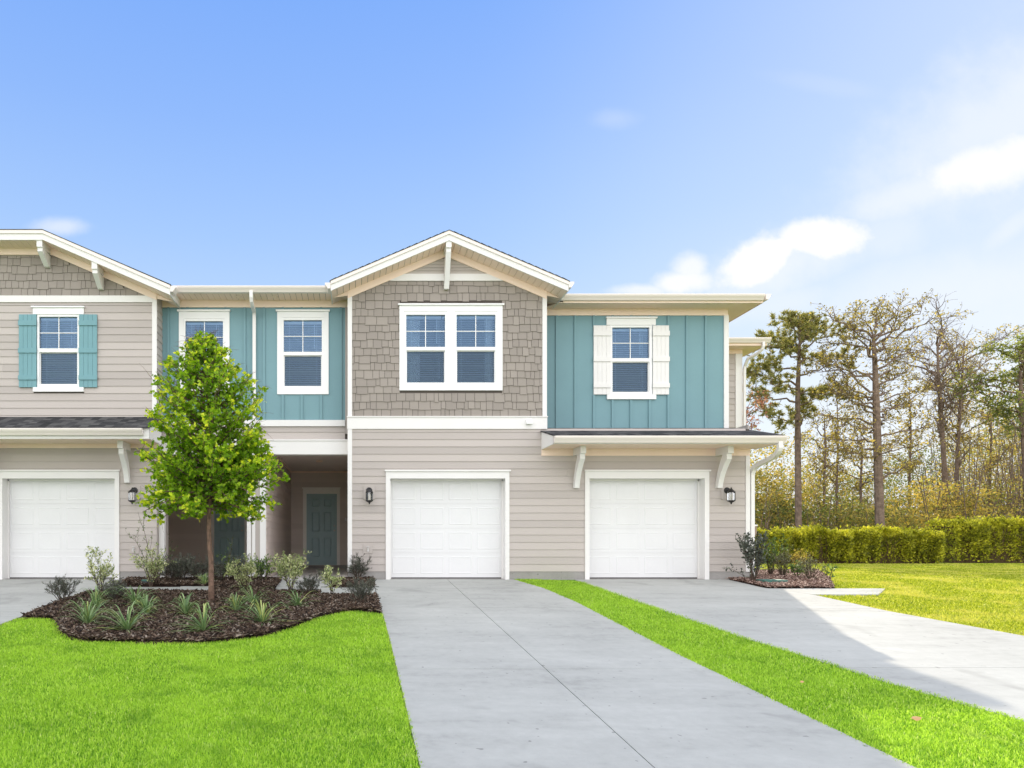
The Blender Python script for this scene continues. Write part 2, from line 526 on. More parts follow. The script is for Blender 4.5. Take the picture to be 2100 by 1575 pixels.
def fast(name, V, T, R, m, parent=None, smooth=False):
    """V (n,3), T (k,3) triangles, R (n,) random value"""
    me = bpy.data.meshes.new(name)
    me.vertices.add(len(V))
    me.vertices.foreach_set('co', np.ascontiguousarray(V, dtype=np.float32).ravel())
    me.loops.add(len(T) * 3)
    me.loops.foreach_set('vertex_index', np.ascontiguousarray(T, dtype=np.int32).ravel())
    me.polygons.add(len(T))
    me.polygons.foreach_set('loop_start', np.arange(0, len(T) * 3, 3, dtype=np.int32))
    a = me.attributes.new('rnd', 'FLOAT', 'POINT')
    a.data.foreach_set('value', np.ascontiguousarray(R, dtype=np.float32))
    me.materials.append(M[m])
    me.update(calc_edges=True)
    return link(name, me, parent)


def thing(name, label, cat, loc=(0, 0, 0), group=None):
    o = bpy.data.objects.new(name, None)
    COL.objects.link(o)
    o.location = loc
    o['label'] = label
    o['category'] = cat
    if group:
        o['group'] = group
    return o


def tag(o, label, cat, group=None):
    o['label'] = label
    o['category'] = cat
    if group:
        o['group'] = group
    return o


def kind(o, k, label=None):
    o['kind'] = k
    if label:
        o['label'] = label
    return o


F = 1400.0
YW = 14.6               # main front wall plane


def X_(px, y=YW):
    return (px - 723) * y / F


def Z_(py, y=YW):
    return CAMZ + (1110 - py) * y / F


def gz(y):
    """height of the ground: nearly level behind the front wall, falling 7% to the street"""
    if y >= YW:
        return -0.013
    if y >= 2.0:
        return -0.013 - 0.07 * (YW - y)
    return -0.013 - 0.07 * (YW - 2.0)


def gzn(y):
    return -0.013 - 0.07 * (YW - np.clip(y, 2.0, YW))


def gp(px, py):
    """ground point on the sloping front yard"""
    y = 2599.0 / (py - 1012.0)
    y = min(y, YW + 6)
    return (px - 723) * y / F, y


# ------------------------------------------------------------ ground, drives, paths
def sheet(name, ys, xl, xr, dz_, m, nx=12, kindv='structure', z_edge=None):
    mb = MB()
    rows = []
    for y in ys:
        a, b = xl(y), xr(y)
        rows.append([(a + (b - a) * i / nx, y, gz(y) + dz_) for i in range(nx + 1)])
    for r in range(len(rows) - 1):
        for i in range(nx):
            mb.face(rows[r][i], rows[r][i + 1], rows[r + 1][i + 1], rows[r + 1][i])
    o = mb.build(name, m, recalc=False)
    if kindv:
        kind(o, kindv)
    return o


def interp(pts):
    ys = [p[0] for p in pts]
    xs = [p[1] for p in pts]
    return lambda y: float(np.interp(y, ys, xs))


kind(sheet('ground', [-60, -20, 2, YW, 30, 80, 200, 600], lambda y: -500, lambda y: 500, -0.07, 'soil', 20), 'structure')
d1l = interp([(-3, 0.30), (2, 0.40), (4.6, 0.455), (8.6, 0.47), (13.7, 0.44), (14.6, 0.44)])
d1r = interp([(-3, 4.1), (2, 3.85), (4.7, 3.77), (7.7, 3.72), (11.6, 3.79), (13.2, 3.72), (14.6, 3.45)])
d2l = interp([(-3, 6.6), (2, 6.0), (4.5, 5.62), (5.53, 5.42), (6.55, 5.2), (7.53, 5.12), (8.75, 4.97), (10.6, 4.88), (14.28, 4.74), (14.6, 4.74)])
d2r = interp([(-3, 9.8), (2, 9.3), (7, 8.82), (8.8, 8.66), (10.7, 8.36), (12.4, 8.36), (13.3, 8.0), (14.6, 8.02)])
d3r = interp([(-3, -4.7), (2, -4.85), (9.8, -4.95), (12.5, -4.9), (14.6, -4.9)])


def slab(mb, xl, xr, y0, y1, n=14, top=0.0, depth=0.08):
    ys = [y0 + (y1 - y0) * i / n for i in range(n + 1)]
    for a, b in zip(ys, ys[1:]):
        p = [(xl(a), a), (xr(a), a), (xr(b), b), (xl(b), b)]
        t = [(x, y, gz(y) + top) for x, y in p]
        l = [(x, y, gz(y) + top - depth) for x, y in p]
        mb.face(*t, c=0.5)
        mb.face(l[0], l[3], t[3], t[0], c=0.5)
        mb.face(l[2], l[1], t[1], t[2], c=0.5)
        if a == y0:
            mb.face(l[1], l[0], t[0], t[1], c=0.5)
        if b == ys[-1]:
            mb.face(l[3], l[2], t[2], t[3], c=0.5)


G = 0.0045


def const(v):
    return lambda y: v


mb = MB()
rows = [-3, 3.2, 7.14, 11.0, YW - 0.02]
for a, b in zip(rows, rows[1:]):
    slab(mb, d1l, const(2.02 - G), a + G, b - G)
    slab(mb, const(2.02 + G), d1r, a + G, b - G)
o = kind(mb.build('driveway', 'concrete', recalc=False), 'structure')
mb = MB()
for a, b in zip([-3, 3.4, 7.2, 10.9], [3.4, 7.2, 10.9, YW - 0.02]):
    slab(mb, d2l, d2r, a + G, b - G)
kind(mb.build('driveway', 'concrete', recalc=False), 'structure')
mb = MB()
for a, b in zip([-3, 3.0, 6.8, 10.6], [3.0, 6.8, 10.6, YW - 0.02]):
    slab(mb, const(-8.4), d3r, a + G, b - G)
kind(mb.build('driveway', 'concrete', recalc=False), 'structure')
# the walk across the planting bed and the stub on the right
mb = MB()
wb = interp([(-4.9, 13.45), (-2.6, 13.5), (-0.9, 13.6), (-0.3, 13.34), (0.44, 13.30)])
for x0, x1, fy, by in [(-4.88, -3.4, 12.45, 13.4), (-3.39, -2.65, 12.6, 13.5), (-1.5, -0.62, 12.6, 13.5), (-0.61, 0.43, 12.15, 13.32)]:
    slab(mb, const(x0), const(x1), fy, by, 4)
slab(mb, const(-1.5), const(-0.42), 13.52, YW + 0.1, 4)
kind(mb.build('path', 'concrete', recalc=False), 'structure')
mb = MB()
slab(mb, interp([(12.4, 8.38), (13.2, 8.03)]), interp([(12.4, 9.55), (13.2, 10.3)]), 12.42, 13.2, 4)
kind(mb.build('path', 'concrete', recalc=False), 'structure')

# lawn soil sheets
bed_front = [(-4.95, 10.05), (-4.6, 10.08), (-4.30, 9.92), (-3.95, 9.25), (-3.78, 8.9), (-3.35, 8.49), (-2.56, 8.42), (-1.77, 8.41), (-1.17, 8.75),
             (-0.82, 9.38), (-0.53, 10.1), (-0.25, 10.5), (0.05, 10.7), (0.44, 10.44)]
bedf = interp(bed_front)
bfx = np.array([p[0] for p in bed_front])
bfy = np.array([p[1] for p in bed_front])


def lawn_sheet(name, xs, y0, y1f):
    mb = MB()
    for a, b in zip(xs, xs[1:]):
        n = 10
        for i in range(n):
            def Q(x, t):
                y = y0 + (y1f(x) - y0) * t
                return (x, y, gz(y) - 0.012)
            mb.face(Q(a, i / n), Q(b, i / n), Q(b, (i + 1) / n), Q(a, (i + 1) / n))
    return kind(mb.build(name, 'thatch', recalc=False), 'structure')


lawn_sheet('lawn', list(np.linspace(-4.86, 0.45, 40)), -3, bedf)
sheet('lawn', list(np.linspace(-3, YW, 30)), lambda y: d1r(y) - 0.01, lambda y: d2l(y) + 0.01, -0.012, 'thatch', 4)
sheet('lawn', list(np.linspace(-3, YW, 16)), lambda y: d2r(y) - 0.01, lambda y: 90, -0.03, 'sidethatch', 6)
sheet('lawn', [YW, 18, 24, 30], lambda y: 9.6, lambda y: 90, -0.03, 'sidethatch', 6)
sheet('lawn', list(np.linspace(-3, YW, 8)), lambda y: -30, lambda y: -8.4, -0.012, 'thatch', 6)

# ------------------------------------------------------------ grass blades (one mass)
def blades(name, x, y, h, w, m='grass', lean=0.6, zoff=-0.012, r=None):
    n = len(x)
    z = gzn(y) + zoff
    a = rng.uniform(0, 2 * pi, n)
    b = rng.uniform(0, 2 * pi, n)
    ln = np.abs(rng.normal(0, lean, n)) * h
    sx, sy = np.cos(a) * w / 2, np.sin(a) * w / 2
    lx, ly = np.cos(b) * ln, np.sin(b) * ln
    V = np.zeros((n, 5, 3))
    V[:, 0] = np.stack([x - sx, y - sy, z], 1)
    V[:, 1] = np.stack([x + sx, y + sy, z], 1)
    V[:, 2] = np.stack([x + sx * .8 + lx * .35, y + sy * .8 + ly * .35, z + h * .6], 1)
    V[:, 3] = np.stack([x - sx * .8 + lx * .35, y - sy * .8 + ly * .35, z + h * .6], 1)
    V[:, 4] = np.stack([x + lx, y + ly, z + h * .95], 1)
    base = (np.arange(n) * 5)[:, None]
    T = np.concatenate([base + np.array([[0, 1, 2]]), base + np.array([[0, 2, 3]]), base + np.array([[3, 2, 4]])], 0)
    R = np.repeat(rng.uniform(0, 1, n) if r is None else r, 5)
    return fast(name, V.reshape(-1, 3), T, R, m)


def sample(x0, x1, y0, y1, dens):
    n = int((x1 - x0) * (y1 - y0) * dens)
    return rng.uniform(x0, x1, n), rng.uniform(y0, y1, n)


XS, YS, HS, WS = [], [], [], []


def add_grass(x, y, ok, hmul=1.0, wmul=1.0):
    x, y = x[ok], y[ok]
    XS.append(x)
    YS.append(y)
    HS.append(rng.uniform(0.012, 0.040, len(x)) * hmul)
    WS.append(rng.uniform(0.004, 0.008, len(x)) * wmul * (1 + 0.06 * np.clip(y - 5, 0, 12)))


D = 9000
for y0, y1, dd in [(4.0, 6.2, D), (6.2, 8.4, D * .75), (8.4, 10.9, D * .6)]:
    x, y = sample(-0.56 * y1, 0.47, y0, y1, dd)
    d1 = np.interp(y, [4.6, 8.6, 13.7], [0.455, 0.47, 0.44])
    ok = (x < d1 + rng.normal(.012, 0.018, len(x))) & (x > -4.93) & (x > -0.56 * y - 0.2) & (y < np.interp(x, bfx, bfy) + rng.normal(0, 0.02, len(x)))
    add_grass(x, y, ok)
for y0, y1, dd in [(3.9, 6.5, D), (6.5, 10, D * .75), (10, 14.6, D * .6)]:
    x, y = sample(3.3, 6.2, y0, y1, dd)
    l = np.interp(y, [4.7, 7.7, 11.6, 13.2, 14.6], [3.77, 3.72, 3.79, 3.72, 3.45])
    r = np.interp(y, [4.5, 5.53, 6.55, 7.53, 8.75, 10.6, 14.28], [5.62, 5.42, 5.2, 5.12, 4.97, 4.88, 4.74])
    top = np.where(x < 3.9, 14.62, np.interp(x, [3.9, 4.75], [14.62, 14.2]))
    add_grass(x, y, (x > l - rng.normal(.012, 0.018, len(x))) & (x < r + rng.normal(.03, 0.03, len(x))) & (y < top))
# sparser beyond the frame
x, y = sample(-4.9, 0.45, 0.5, 4.0, 1600)
add_grass(x, y, x > -99, 1.1, 2)
x, y = sample(3.8, 6.3, 0.5, 3.9, 1600)
add_grass(x, y, (x > 3.9) & (x < 5.7), 1.1, 2)
x, y = sample(-14, -8.4, 2, 14, 300)
add_grass(x, y, x > -99, 1.3, 3)
X, Y, H, W = map(np.concatenate, (XS, YS, HS, WS))
o = blades('lawn_grass', X, Y, H, W)
kind(o, 'stuff', 'bright green mown grass of the front lawn and the strip between the drives')
# right, sunlit lawn
XS, YS, HS, WS = [], [], [], []
for y0, y1, dd in [(6.0, 10.0, 2600), (10, 14.6, 1700), (14.6, 20, 900), (20, 27, 550)]:
    x, y = sample(8.0, y1 * 1.02 + 1.0, y0, y1, dd)
    r = np.interp(y, [7, 8.8, 10.7, 12.4, 13.2, 14.6], [8.82, 8.66, 8.36, 8.36, 8.02, 8.02])
    stub = (y > 12.4) & (y < 13.2) & (x < np.interp(y, [12.4, 13.2], [9.5, 10.2]) + rng.normal(0, 0.12, len(x)))
    bed = (y > 13.2) & (x < 9.32 + 0.62 * (np.minimum(y, 18.6) - 13.2) + rng.normal(0, 0.06, len(x)))
    add_grass(x, y, (x > r) & ~stub & ~bed & (y < 25.2), 1.15, 1.9 if y0 < 14 else 3.2)
x, y = sample(9, 26, 1, 25, 220)
add_grass(x, y, (x > 9.5) & ((x > y * 1.02 + 1) | (y < 6)), 1.3, 4)
X, Y, H, W = map(np.concatenate, (XS, YS, HS, WS))
M['grass2'] = mat('sun_tinted_lawn_blades', lambda n, p: n.mix(n.m('MULTIPLY', n.step(n.noise(p, 0.9, 4, 0.6), 0.45, 0.65), 0.7),
                  n.ramp(attr(n), [(0.0, (0.18, 0.26, 0.015)), (0.5, (0.42, 0.48, 0.03)), (1.0, (0.68, 0.68, 0.13))]), (0.74, 0.68, 0.18)), 0.5, 0.3, trans=(0.45, (1, 1, 0.5)))  # yellower copy of the lawn grass with sunlight put into its colour
o = blades('side_lawn_grass', X, Y, H, W, 'grass2', zoff=-0.03)
kind(o, 'stuff', 'yellow green sunlit grass of the side lawn before the hedge')

# ------------------------------------------------------------ mulch beds
def bed_top(x):
    return np.where(x < -0.6, np.where((x > -2.63) & (x < -1.52), 14.5, 12.6), 12.18)


def mulch(name, polyfn, x0, x1, y0, y1, dens, mound=0.05, chip='chip'):
    nx, ny = 60, 50
    xs, ys = np.linspace(x0, x1, nx), np.linspace(y0, y1, ny)
    gx, gy = np.meshgrid(xs, ys)
    inside = polyfn(gx, gy)
    z = gzn(gy) + 0.012 + mound * 0.5 * (1 + np.sin(gx * 2.1) * np.cos(gy * 1.7)) * 0.6
    V = np.stack([gx, gy, np.where(inside, z, gzn(gy) - 0.03)], 2).reshape(-1, 3)
    i = np.arange(nx - 1)[None, :] + nx * np.arange(ny - 1)[:, None]
    keep = (inside[:-1, :-1] | inside[1:, :-1] | inside[:-1, 1:] | inside[1:, 1:])
    i = i[keep]
    T = np.concatenate([np.stack([i, i + 1, i + nx + 1], 1), np.stack([i, i + nx + 1, i + nx], 1)], 0)
    g = fast(name, V, T, np.full(len(V), 0.5), 'mulchbed')
    kind(g, 'structure')
    x, y = sample(x0, x1, y0, y1, dens)
    ok = polyfn(x + rng.normal(0, 0.015, len(x)), y + rng.normal(0, 0.015, len(x)))
    x, y = x[ok], y[ok]
    n = len(x)
    zc = gzn(y) + 0.018 + mound * 0.3 * (1 + np.sin(x * 2.1) * np.cos(y * 1.7)) + rng.uniform(0, 0.02, n)
    L = rng.uniform(0.02, 0.06, n)
    Wd = rng.uniform(0.005, 0.014, n)
    th = rng.uniform(0.002, 0.005, n)
    a = rng.uniform(0, 2 * pi, n)
    tl = rng.normal(0, 0.35, n)
    ux = np.stack([np.cos(a) * np.cos(tl), np.sin(a) * np.cos(tl), np.sin(tl)], 1)
    uy = np.stack([-np.sin(a), np.cos(a), rng.normal(0, 0.3, n)], 1)
    uz = np.cross(ux, uy)
    c = np.stack([x, y, zc], 1)
    V = np.zeros((n, 8, 3))
    k = 0
    for s3 in (-1, 1):
        for s1, s2 in ((-1, -1), (1, -1), (1, 1), (-1, 1)):
            V[:, k] = c + ux * (L * s1)[:, None] + uy * (Wd * s2)[:, None] + uz * (th * s3)[:, None]
            k += 1
    q = [(0, 3, 2, 1), (4, 5, 6, 7), (0, 1, 5, 4), (1, 2, 6, 5), (2, 3, 7, 6), (3, 0, 4, 7)]
    tr = np.array([t for f in q for t in ((f[0], f[1], f[2]), (f[0], f[2], f[3]))])
    T = ((np.arange(n) * 8)[:, None, None] + tr[None]).reshape(-1, 3)
    o = fast(name + '_chips', V.reshape(-1, 3), T, np.repeat(rng.uniform(0, 1, n), 8), chip)
    return o


def pf_main(x, y):
    a = (y > np.interp(x, bfx, bfy)) & (y < bed_top(x)) & (x > -4.86) & (x < 0.42)
    return a


def pf_back(x, y):
    left = (x > -4.75) & (x < -2.65) & (y > 13.52) & (y < 14.58) & (y > 13.42 + (x < -4.2) * (-(x + 4.2)) * 1.2)
    right = (x > -0.40) & (x < 0.42) & (y > 13.33) & (y < 14.58)
    return left | right


def pf_right(x, y):
    edge = 8.03 + 0 * y
    return (x > edge) & (x < 9.3 + 0.62 * (y - 13.2)) & (y > 13.21) & (y < 18.6) & ~((x > 8.5) & (x < 8.5) & (y > 14.6))


kind(mulch('mulch_bed', pf_main, -4.9, 0.44, 8.3, 14.55, 2700), 'stuff', 'dark brown bark mulch of the rounded bed under the young tree')
kind(mulch('rear_mulch_bed', pf_back, -4.9, 0.44, 13.2, 14.6, 2500, 0.03), 'stuff', 'dark mulch between the walk and the house wall')
kind(mulch('side_mulch_bed', pf_right, 8.0, 12.7, 13.2, 18.6, 1300, 0.03, 'sunchip'), 'stuff', 'red brown mulch of the sunlit bed beside the right corner')

# ------------------------------------------------------------ the house
house = thing('townhouse', 'two storey townhouse block with taupe lap siding, teal boards, white trim and three single garages', 'townhouse')
H0 = house


def holes_rects(x0, x1, z0, z1, holes):
    xs = sorted({x0, x1, *[min(max(h[i], x0), x1) for h in holes for i in (0, 1)]})
    zs = sorted({z0, z1, *[min(max(h[i], z0), z1) for h in holes for i in (2, 3)]})
    for a, b in zip(xs, xs[1:]):
        for c, d in zip(zs, zs[1:]):
            mx, mz = (a + b) / 2, (c + d) / 2
            if any(h[0] < mx < h[1] and h[2] < mz < h[3] for h in holes):
                continue
            yield a, b, c, d


def sub(iv, holes):
    out = [iv]
    for a, b in holes:
        nxt = []
        for s, e in out:
            if b <= s or a >= e:
                nxt.append((s, e))
            else:
                if a > s:
                    nxt.append((s, a))
                if b < e:
                    nxt.append((b, e))
        out = nxt
    return out


def lap(name, x0, x1, z0, z1, y, holes=(), zbase=None, step=0.157, clipf=None, parent=None, axis='x', seams=True, m='siding', xb=None):
    """real bevelled lap courses on a wall facing -y (axis x) or a wall facing +x at x=y (axis y, x0..x1 is along y)"""
    mb = MB()
    zz = z0 if zbase is None else zbase - math.ceil((zbase - z0) / step) * step
    while zz < z1 - 1e-4:
        a, b = max(zz, z0), min(zz + step, z1)
        if b - a > 0.01:
            xl, xr = x0, x1
            xlt, xrt = x0, x1
            if clipf:
                xl, xr = clipf(a)
                xlt, xrt = clipf(b)
            hs = [(h[0], h[1]) for h in holes if h[2] < b - 0.002 and h[3] > a + 0.002]
            segs = sub((xl, xr), hs)
            for s, e in segs:
                cuts = [s, e]
                if seams and e - s > 2.2 and random.random() < 0.5:
                    cuts.insert(1, random.uniform(s + 0.5, e - 0.5))
                for p, q in zip(cuts, cuts[1:]):
                    pb, qb = p + (0.0012 if p != s else 0), q - (0.0012 if q != e else 0)
                    pt = pb + (xlt - xl if s == xl and p == s else 0)
                    qt = qb + (xrt - xr if e == xr and q == e else 0)
                    if qt - pt < 0.005:
                        qt = pt + 0.005
                    ob, ot = 0.016, 0.003
                    if axis == 'x':
                        P = lambda u, o, z: (u, y - o, z)
                    else:
                        P = lambda u, o, z: (y + o, u, z)
                    mb.hexa([P(pb, ob, a), P(qb, ob, a), P(qb, 0, a), P(pb, 0, a), P(pt, ot, b), P(qt, ot, b), P(qt, 0, b), P(pt, 0, b)])
        zz += step
    return mb.build(name, m, parent or H0)


def shakes(name, x0, x1, z0, z1, y, clipf, holes=(), zbase=0.0, step=0.165):
    mb = MB()
    zz = zbase
    r = 0
    while zz > z0:
        zz -= step
    while zz < z1:
        x = x0 - random.uniform(0, 0.2)
        while x < x1:
            w = random.choice((0.09, 0.12, 0.14, 0.16, 0.19, 0.24)) + random.uniform(-0.01, 0.01)
            a, b = x + 0.004, x + w - 0.004
            drop = random.choice((0, 0, 0.012, 0.022, 0.03))
            zb, zt = max(zz - drop, z0), min(zz + step + 0.002, z1)
            x += w
            l, rr = clipf(zb)
            l2, r2 = clipf(zt)
            aa, bb = max(a, l), min(b, rr)
            a2, b2 = max(a, l2), min(b, r2)
            if bb - aa < 0.006 or zt - zb < 0.01:
                continue
            if b2 - a2 < 0.004:
                if a2 > b2:
                    a2 = b2 = min(max((a2 + b2) / 2, aa), bb)
                b2 = a2 + 0.003
            segs = [(aa, bb)]
            for h in holes:
                if h[2] < zt - 0.002 and h[3] > zb + 0.002:
                    segs = [s for iv in segs for s in sub(iv, [(h[0], h[1])])]
            for s, e in segs:
                if e - s < 0.006:
                    continue
                st = a2 if s == aa else s
                et = b2 if e == bb else e
                ob = 0.018 + 0.10 * drop + random.uniform(0, 0.003)
                mb.hexa([(s, y - ob, zb), (e, y - ob, zb), (e, y, zb), (s, y, zb), (st, y - .004, zt), (et, y - .004, zt), (et, y, zt), (st, y, zt)])
        zz += step
        r += 1
    return mb.build(name, 'shake', H0)


def backing(x0, x1, z0, z1, y, holes=(), m='backing', name='wall_sheathing', parent=None):
    mb = MB()
    for a, b, c, d in holes_rects(x0, x1, z0, z1, holes):
        mb.box(a, b, y, y + 0.02, c, d)
    return mb.build(name, m, parent or H0)


def tbox(name, x0, x1, z0, z1, y, proud=0.025, m='white', parent=None, thick=None):
    mb = MB()
    mb.box(x0, x1, y - proud, y + (thick or 0.0), z0, z1, 0.5)
    return mb.build(name, m, parent or H0)


# ---- windows
def window(y, units, cap=None, header=None, trim=None, sill=None, label=None):
    """units: list of (frame l, r, top, bottom, glass l, r, upper top, upper bottom, lower top, lower bottom) in photo px at depth y"""
    w = bpy.data.objects.new('window', None)
    COL.objects.link(w)
    w.parent = H0
    if label:
        w['label'] = label
    fr, gl, gs, bl, it = MB(), MB(), MB(), MB(), MB()
    ho = []
    tv = random.uniform(-.004, .003)
    X = lambda p: X_(p, y)
    Z = lambda p: Z_(p, y)
    if cap:
        fr.box(X(cap[0]), X(cap[1]), y - 0.065, y, Z(cap[3]), Z(cap[2]), .5)
    if header:
        fr.box(X(header[0]), X(header[1]), y - 0.038, y, Z(header[3]), Z(header[2]), .5)
    if sill:
        fr.box(X(sill[0]), X(sill[1]), y - 0.05, y, Z(sill[3]), Z(sill[2]), .5)
    if trim:   # casing l, r, top, bottom around all units
        hol = [(X(u[0]), X(u[1]), Z(u[3]), Z(u[2])) for u in units]
        for a, b, c, d in holes_rects(X(trim[0]), X(trim[1]), Z(trim[3]), Z(trim[2]), hol):
            fr.box(a, b, y - 0.032, y, c, d, .5)
    for k, u in enumerate(units):
        l, r, t, b = X(u[0]), X(u[1]), Z(u[2]), Z(u[3])
        gl_, gr_, ut, ub, lt, lb = X(u[4]), X(u[5]), Z(u[6]), Z(u[7]), Z(u[8]), Z(u[9])
        ho.append((l, r, b, t))
        for a, bb, c, d in holes_rects(l, r, b, t, [(gl_, gr_, ub, ut), (gl_, gr_, lb, lt)]):
            fr.box(a, bb, y - 0.022, y + 0.07, c, d, .5)
        # lower sash steps back
        for a, bb, c, d in holes_rects(gl_, gr_, lb, lt, [(gl_ + .018, gr_ - .018, lb + .018, lt - .015)]):
            fr.box(a, bb, y + 0.012, y + 0.06, c, d, .5)
        mx, mz = (gl_ + gr_) / 2, (ut + ub) / 2
        fr.box(mx - .0085, mx + .0085, y + 0.012, y + 0.022, ub, ut, .5)
        fr.box(gl_, gr_, y + 0.011, y + 0.023, mz - .008, mz + .008, .5)
        gl.face((gl_, y + .026, ub), (gr_, y + .026, ub), (gr_, y + .026, ut), (gl_, y + .026, ut))
        gs.face((gl_, y + .045, lb), (gr_, y + .045, lb), (gr_, y + .045, lt), (gl_, y + .045, lt))
        # blinds
        z = lb + 0.02
        yb = y + 0.12
        while z < ut - 0.05:
            tl = (-0.002 if z > ub else -0.006) + tv
            bl.hexa([(gl_ - .01, yb - .022, z - tl), (gr_ + .01, yb - .022, z - tl), (gr_ + .01, yb + .022, z + tl), (gl_ - .01, yb + .022, z + tl),
                     (gl_ - .01, yb - .022, z - tl + .003), (gr_ + .01, yb - .022, z - tl + .003), (gr_ + .01, yb + .022, z + tl + .003), (gl_ - .01, yb + .022, z + tl + .003)])
            z += 0.0475
        bl.box(gl_ - .01, gr_ + .01, yb - .03, yb + .03, ut - .045, ut + .01)
        for fx in (0.14, 0.86):
            xx = gl_ + (gr_ - gl_) * fx
            bl.box(xx - .002, xx + .002, yb - .027, yb - .024, lb, ut)
        xx = gl_ + (gr_ - gl_) * 0.80
        bl.box(xx - .004, xx + .004, yb - .034, yb - .028, ub + .1, ut - .05)
        # dark room behind
        it.box(l - .25, r + .25, y + 1.2, y + 1.22, b - .3, t + .2)
        it.box(l - .27, l - .25, y + .071, y + 1.22, b - .3, t + .2)
        it.box(r + .25, r + .27, y + .071, y + 1.22, b - .3, t + .2)
        it.box(l - .27, r + .27, y + .071, y + 1.22, b - .32, b - .3)
        it.box(l - .27, r + .27, y + .071, y + 1.22, t + .2, t + .22)
    fr.build('window_frame', 'vinyl', w)
    gl.build('upper_pane', 'glass', w, recalc=False)
    gs.build('lower_pane', 'screen', w, recalc=False)
    bl.build('blind', 'blind', w)
    it.build('room', 'interior', w)
    return w, ho


YL, YR = 15.0, 15.3      # recessed teal walls
w1, h1 = window(YW, [(828, 917, 639, 791, 833, 912.7, 646, 712, 719, 786), (932, 1020, 639, 791, 936, 1015.7, 646, 712, 719, 786)],
                cap=(816, 1033, 624, 627.2), trim=(819, 1030, 627.2, 801), label='double sash window with curtains in the grey shake gable')
mb = MB()
for xa, xb in ((X_(836), X_(863)), (X_(997), X_(1014))):
    mb = MB()
    n = 26
    pts = [(xa + (xb - xa) * i / n, YW + 0.17 + 0.018 * sin(i * 1.5)) for i in range(n + 1)]
    for p, q in zip(pts, pts[1:]):
        mb.face((p[0], p[1], Z_(786)), (q[0], q[1], Z_(786)), (q[0], q[1], Z_(648)), (p[0], p[1], Z_(648)))
    mb.build('curtain', 'curtain', w1)
w2, h2 = window(YL, [(577, 664, 652, 798, 582, 660, 657, 722, 729, 793)], cap=(566, 676.5, 636.5, 640), trim=(568.7, 674, 640, 809))
w3, h3 = window(YL, [(376.5, 461, 654, 798, 380.5, 457.6, 659, 723.5, 730, 793)], cap=(364.5, 472.8, 636.5, 640), trim=(367.5, 471, 640, 809))
w4, h4 = window(YW, [(77, 163, 645.5, 795, 81, 159.5, 650, 715, 722.5, 789)], cap=(66, 175, 629, 632), header=(69, 173, 632, 645.5), sill=(69.5, 173, 795, 804),
                label='sash window with teal shutters on the left wing')
w5, h5 = window(YR, [(1251, 1336.6, 667.4, 810, 1255, 1331, 672, 735, 742, 805)], cap=(1241.7, 1346, 651, 654.3), header=(1243, 1343.5, 654.3, 667.4), sill=(1243.7, 1344, 810, 819.4),
                label='sash window with white shutters on the right teal wall')


def shutter(l, r, t, b, battens, y, m, lab):
    p = bpy.data.objects.new('shutter', None)
    COL.objects.link(p)
    p.parent = H0
    p['label'] = lab
    X = lambda q: X_(q, y)
    Z = lambda q: Z_(q, y)
    mb = MB()
    n = 4
    for i in range(n):
        a = X(l) + (X(r) - X(l)) * i / n
        e = X(l) + (X(r) - X(l)) * (i + 1) / n
        mb.box(a + .0025, e - .0025, y - 0.045, y - 0.018, Z(b), Z(t), .5)
    mb.box(X(l) + .004, X(r) - .004, y - 0.036, y - 0.017, Z(b) + .004, Z(t) - .004, .5)
    mb.build('boards', m, p)
    for a, c in battens:
        mb = MB()
        mb.box(X(l) - .006, X(r) + .006, y - 0.066, y - 0.045, Z(c), Z(a), .5)
        mb.build('batten', m, p)


bt = [(659, 669), (715, 725), (771, 780)]
shutter(40.5, 76.5, 646, 795, bt, YW, 'teal_trim', 'teal shutter left of the left wing window')
shutter(164, 200.5, 646, 795, bt, YW, 'teal_trim', 'teal shutter right of the left wing window')
bt = [(680, 690), (733, 742.5), (787, 796)]
shutter(1216, 1250.5, 668.6, 809.7, bt, YR, 'white', 'white shutter left of the right window')
shutter(1337.2, 1370.5, 668.6, 809.7, bt, YR, 'white', 'white shutter right of the right window')

# ---- garages
XR = X_(1537)
XGL, XGR = X_(713), X_(1121)
XLB = X_(322)


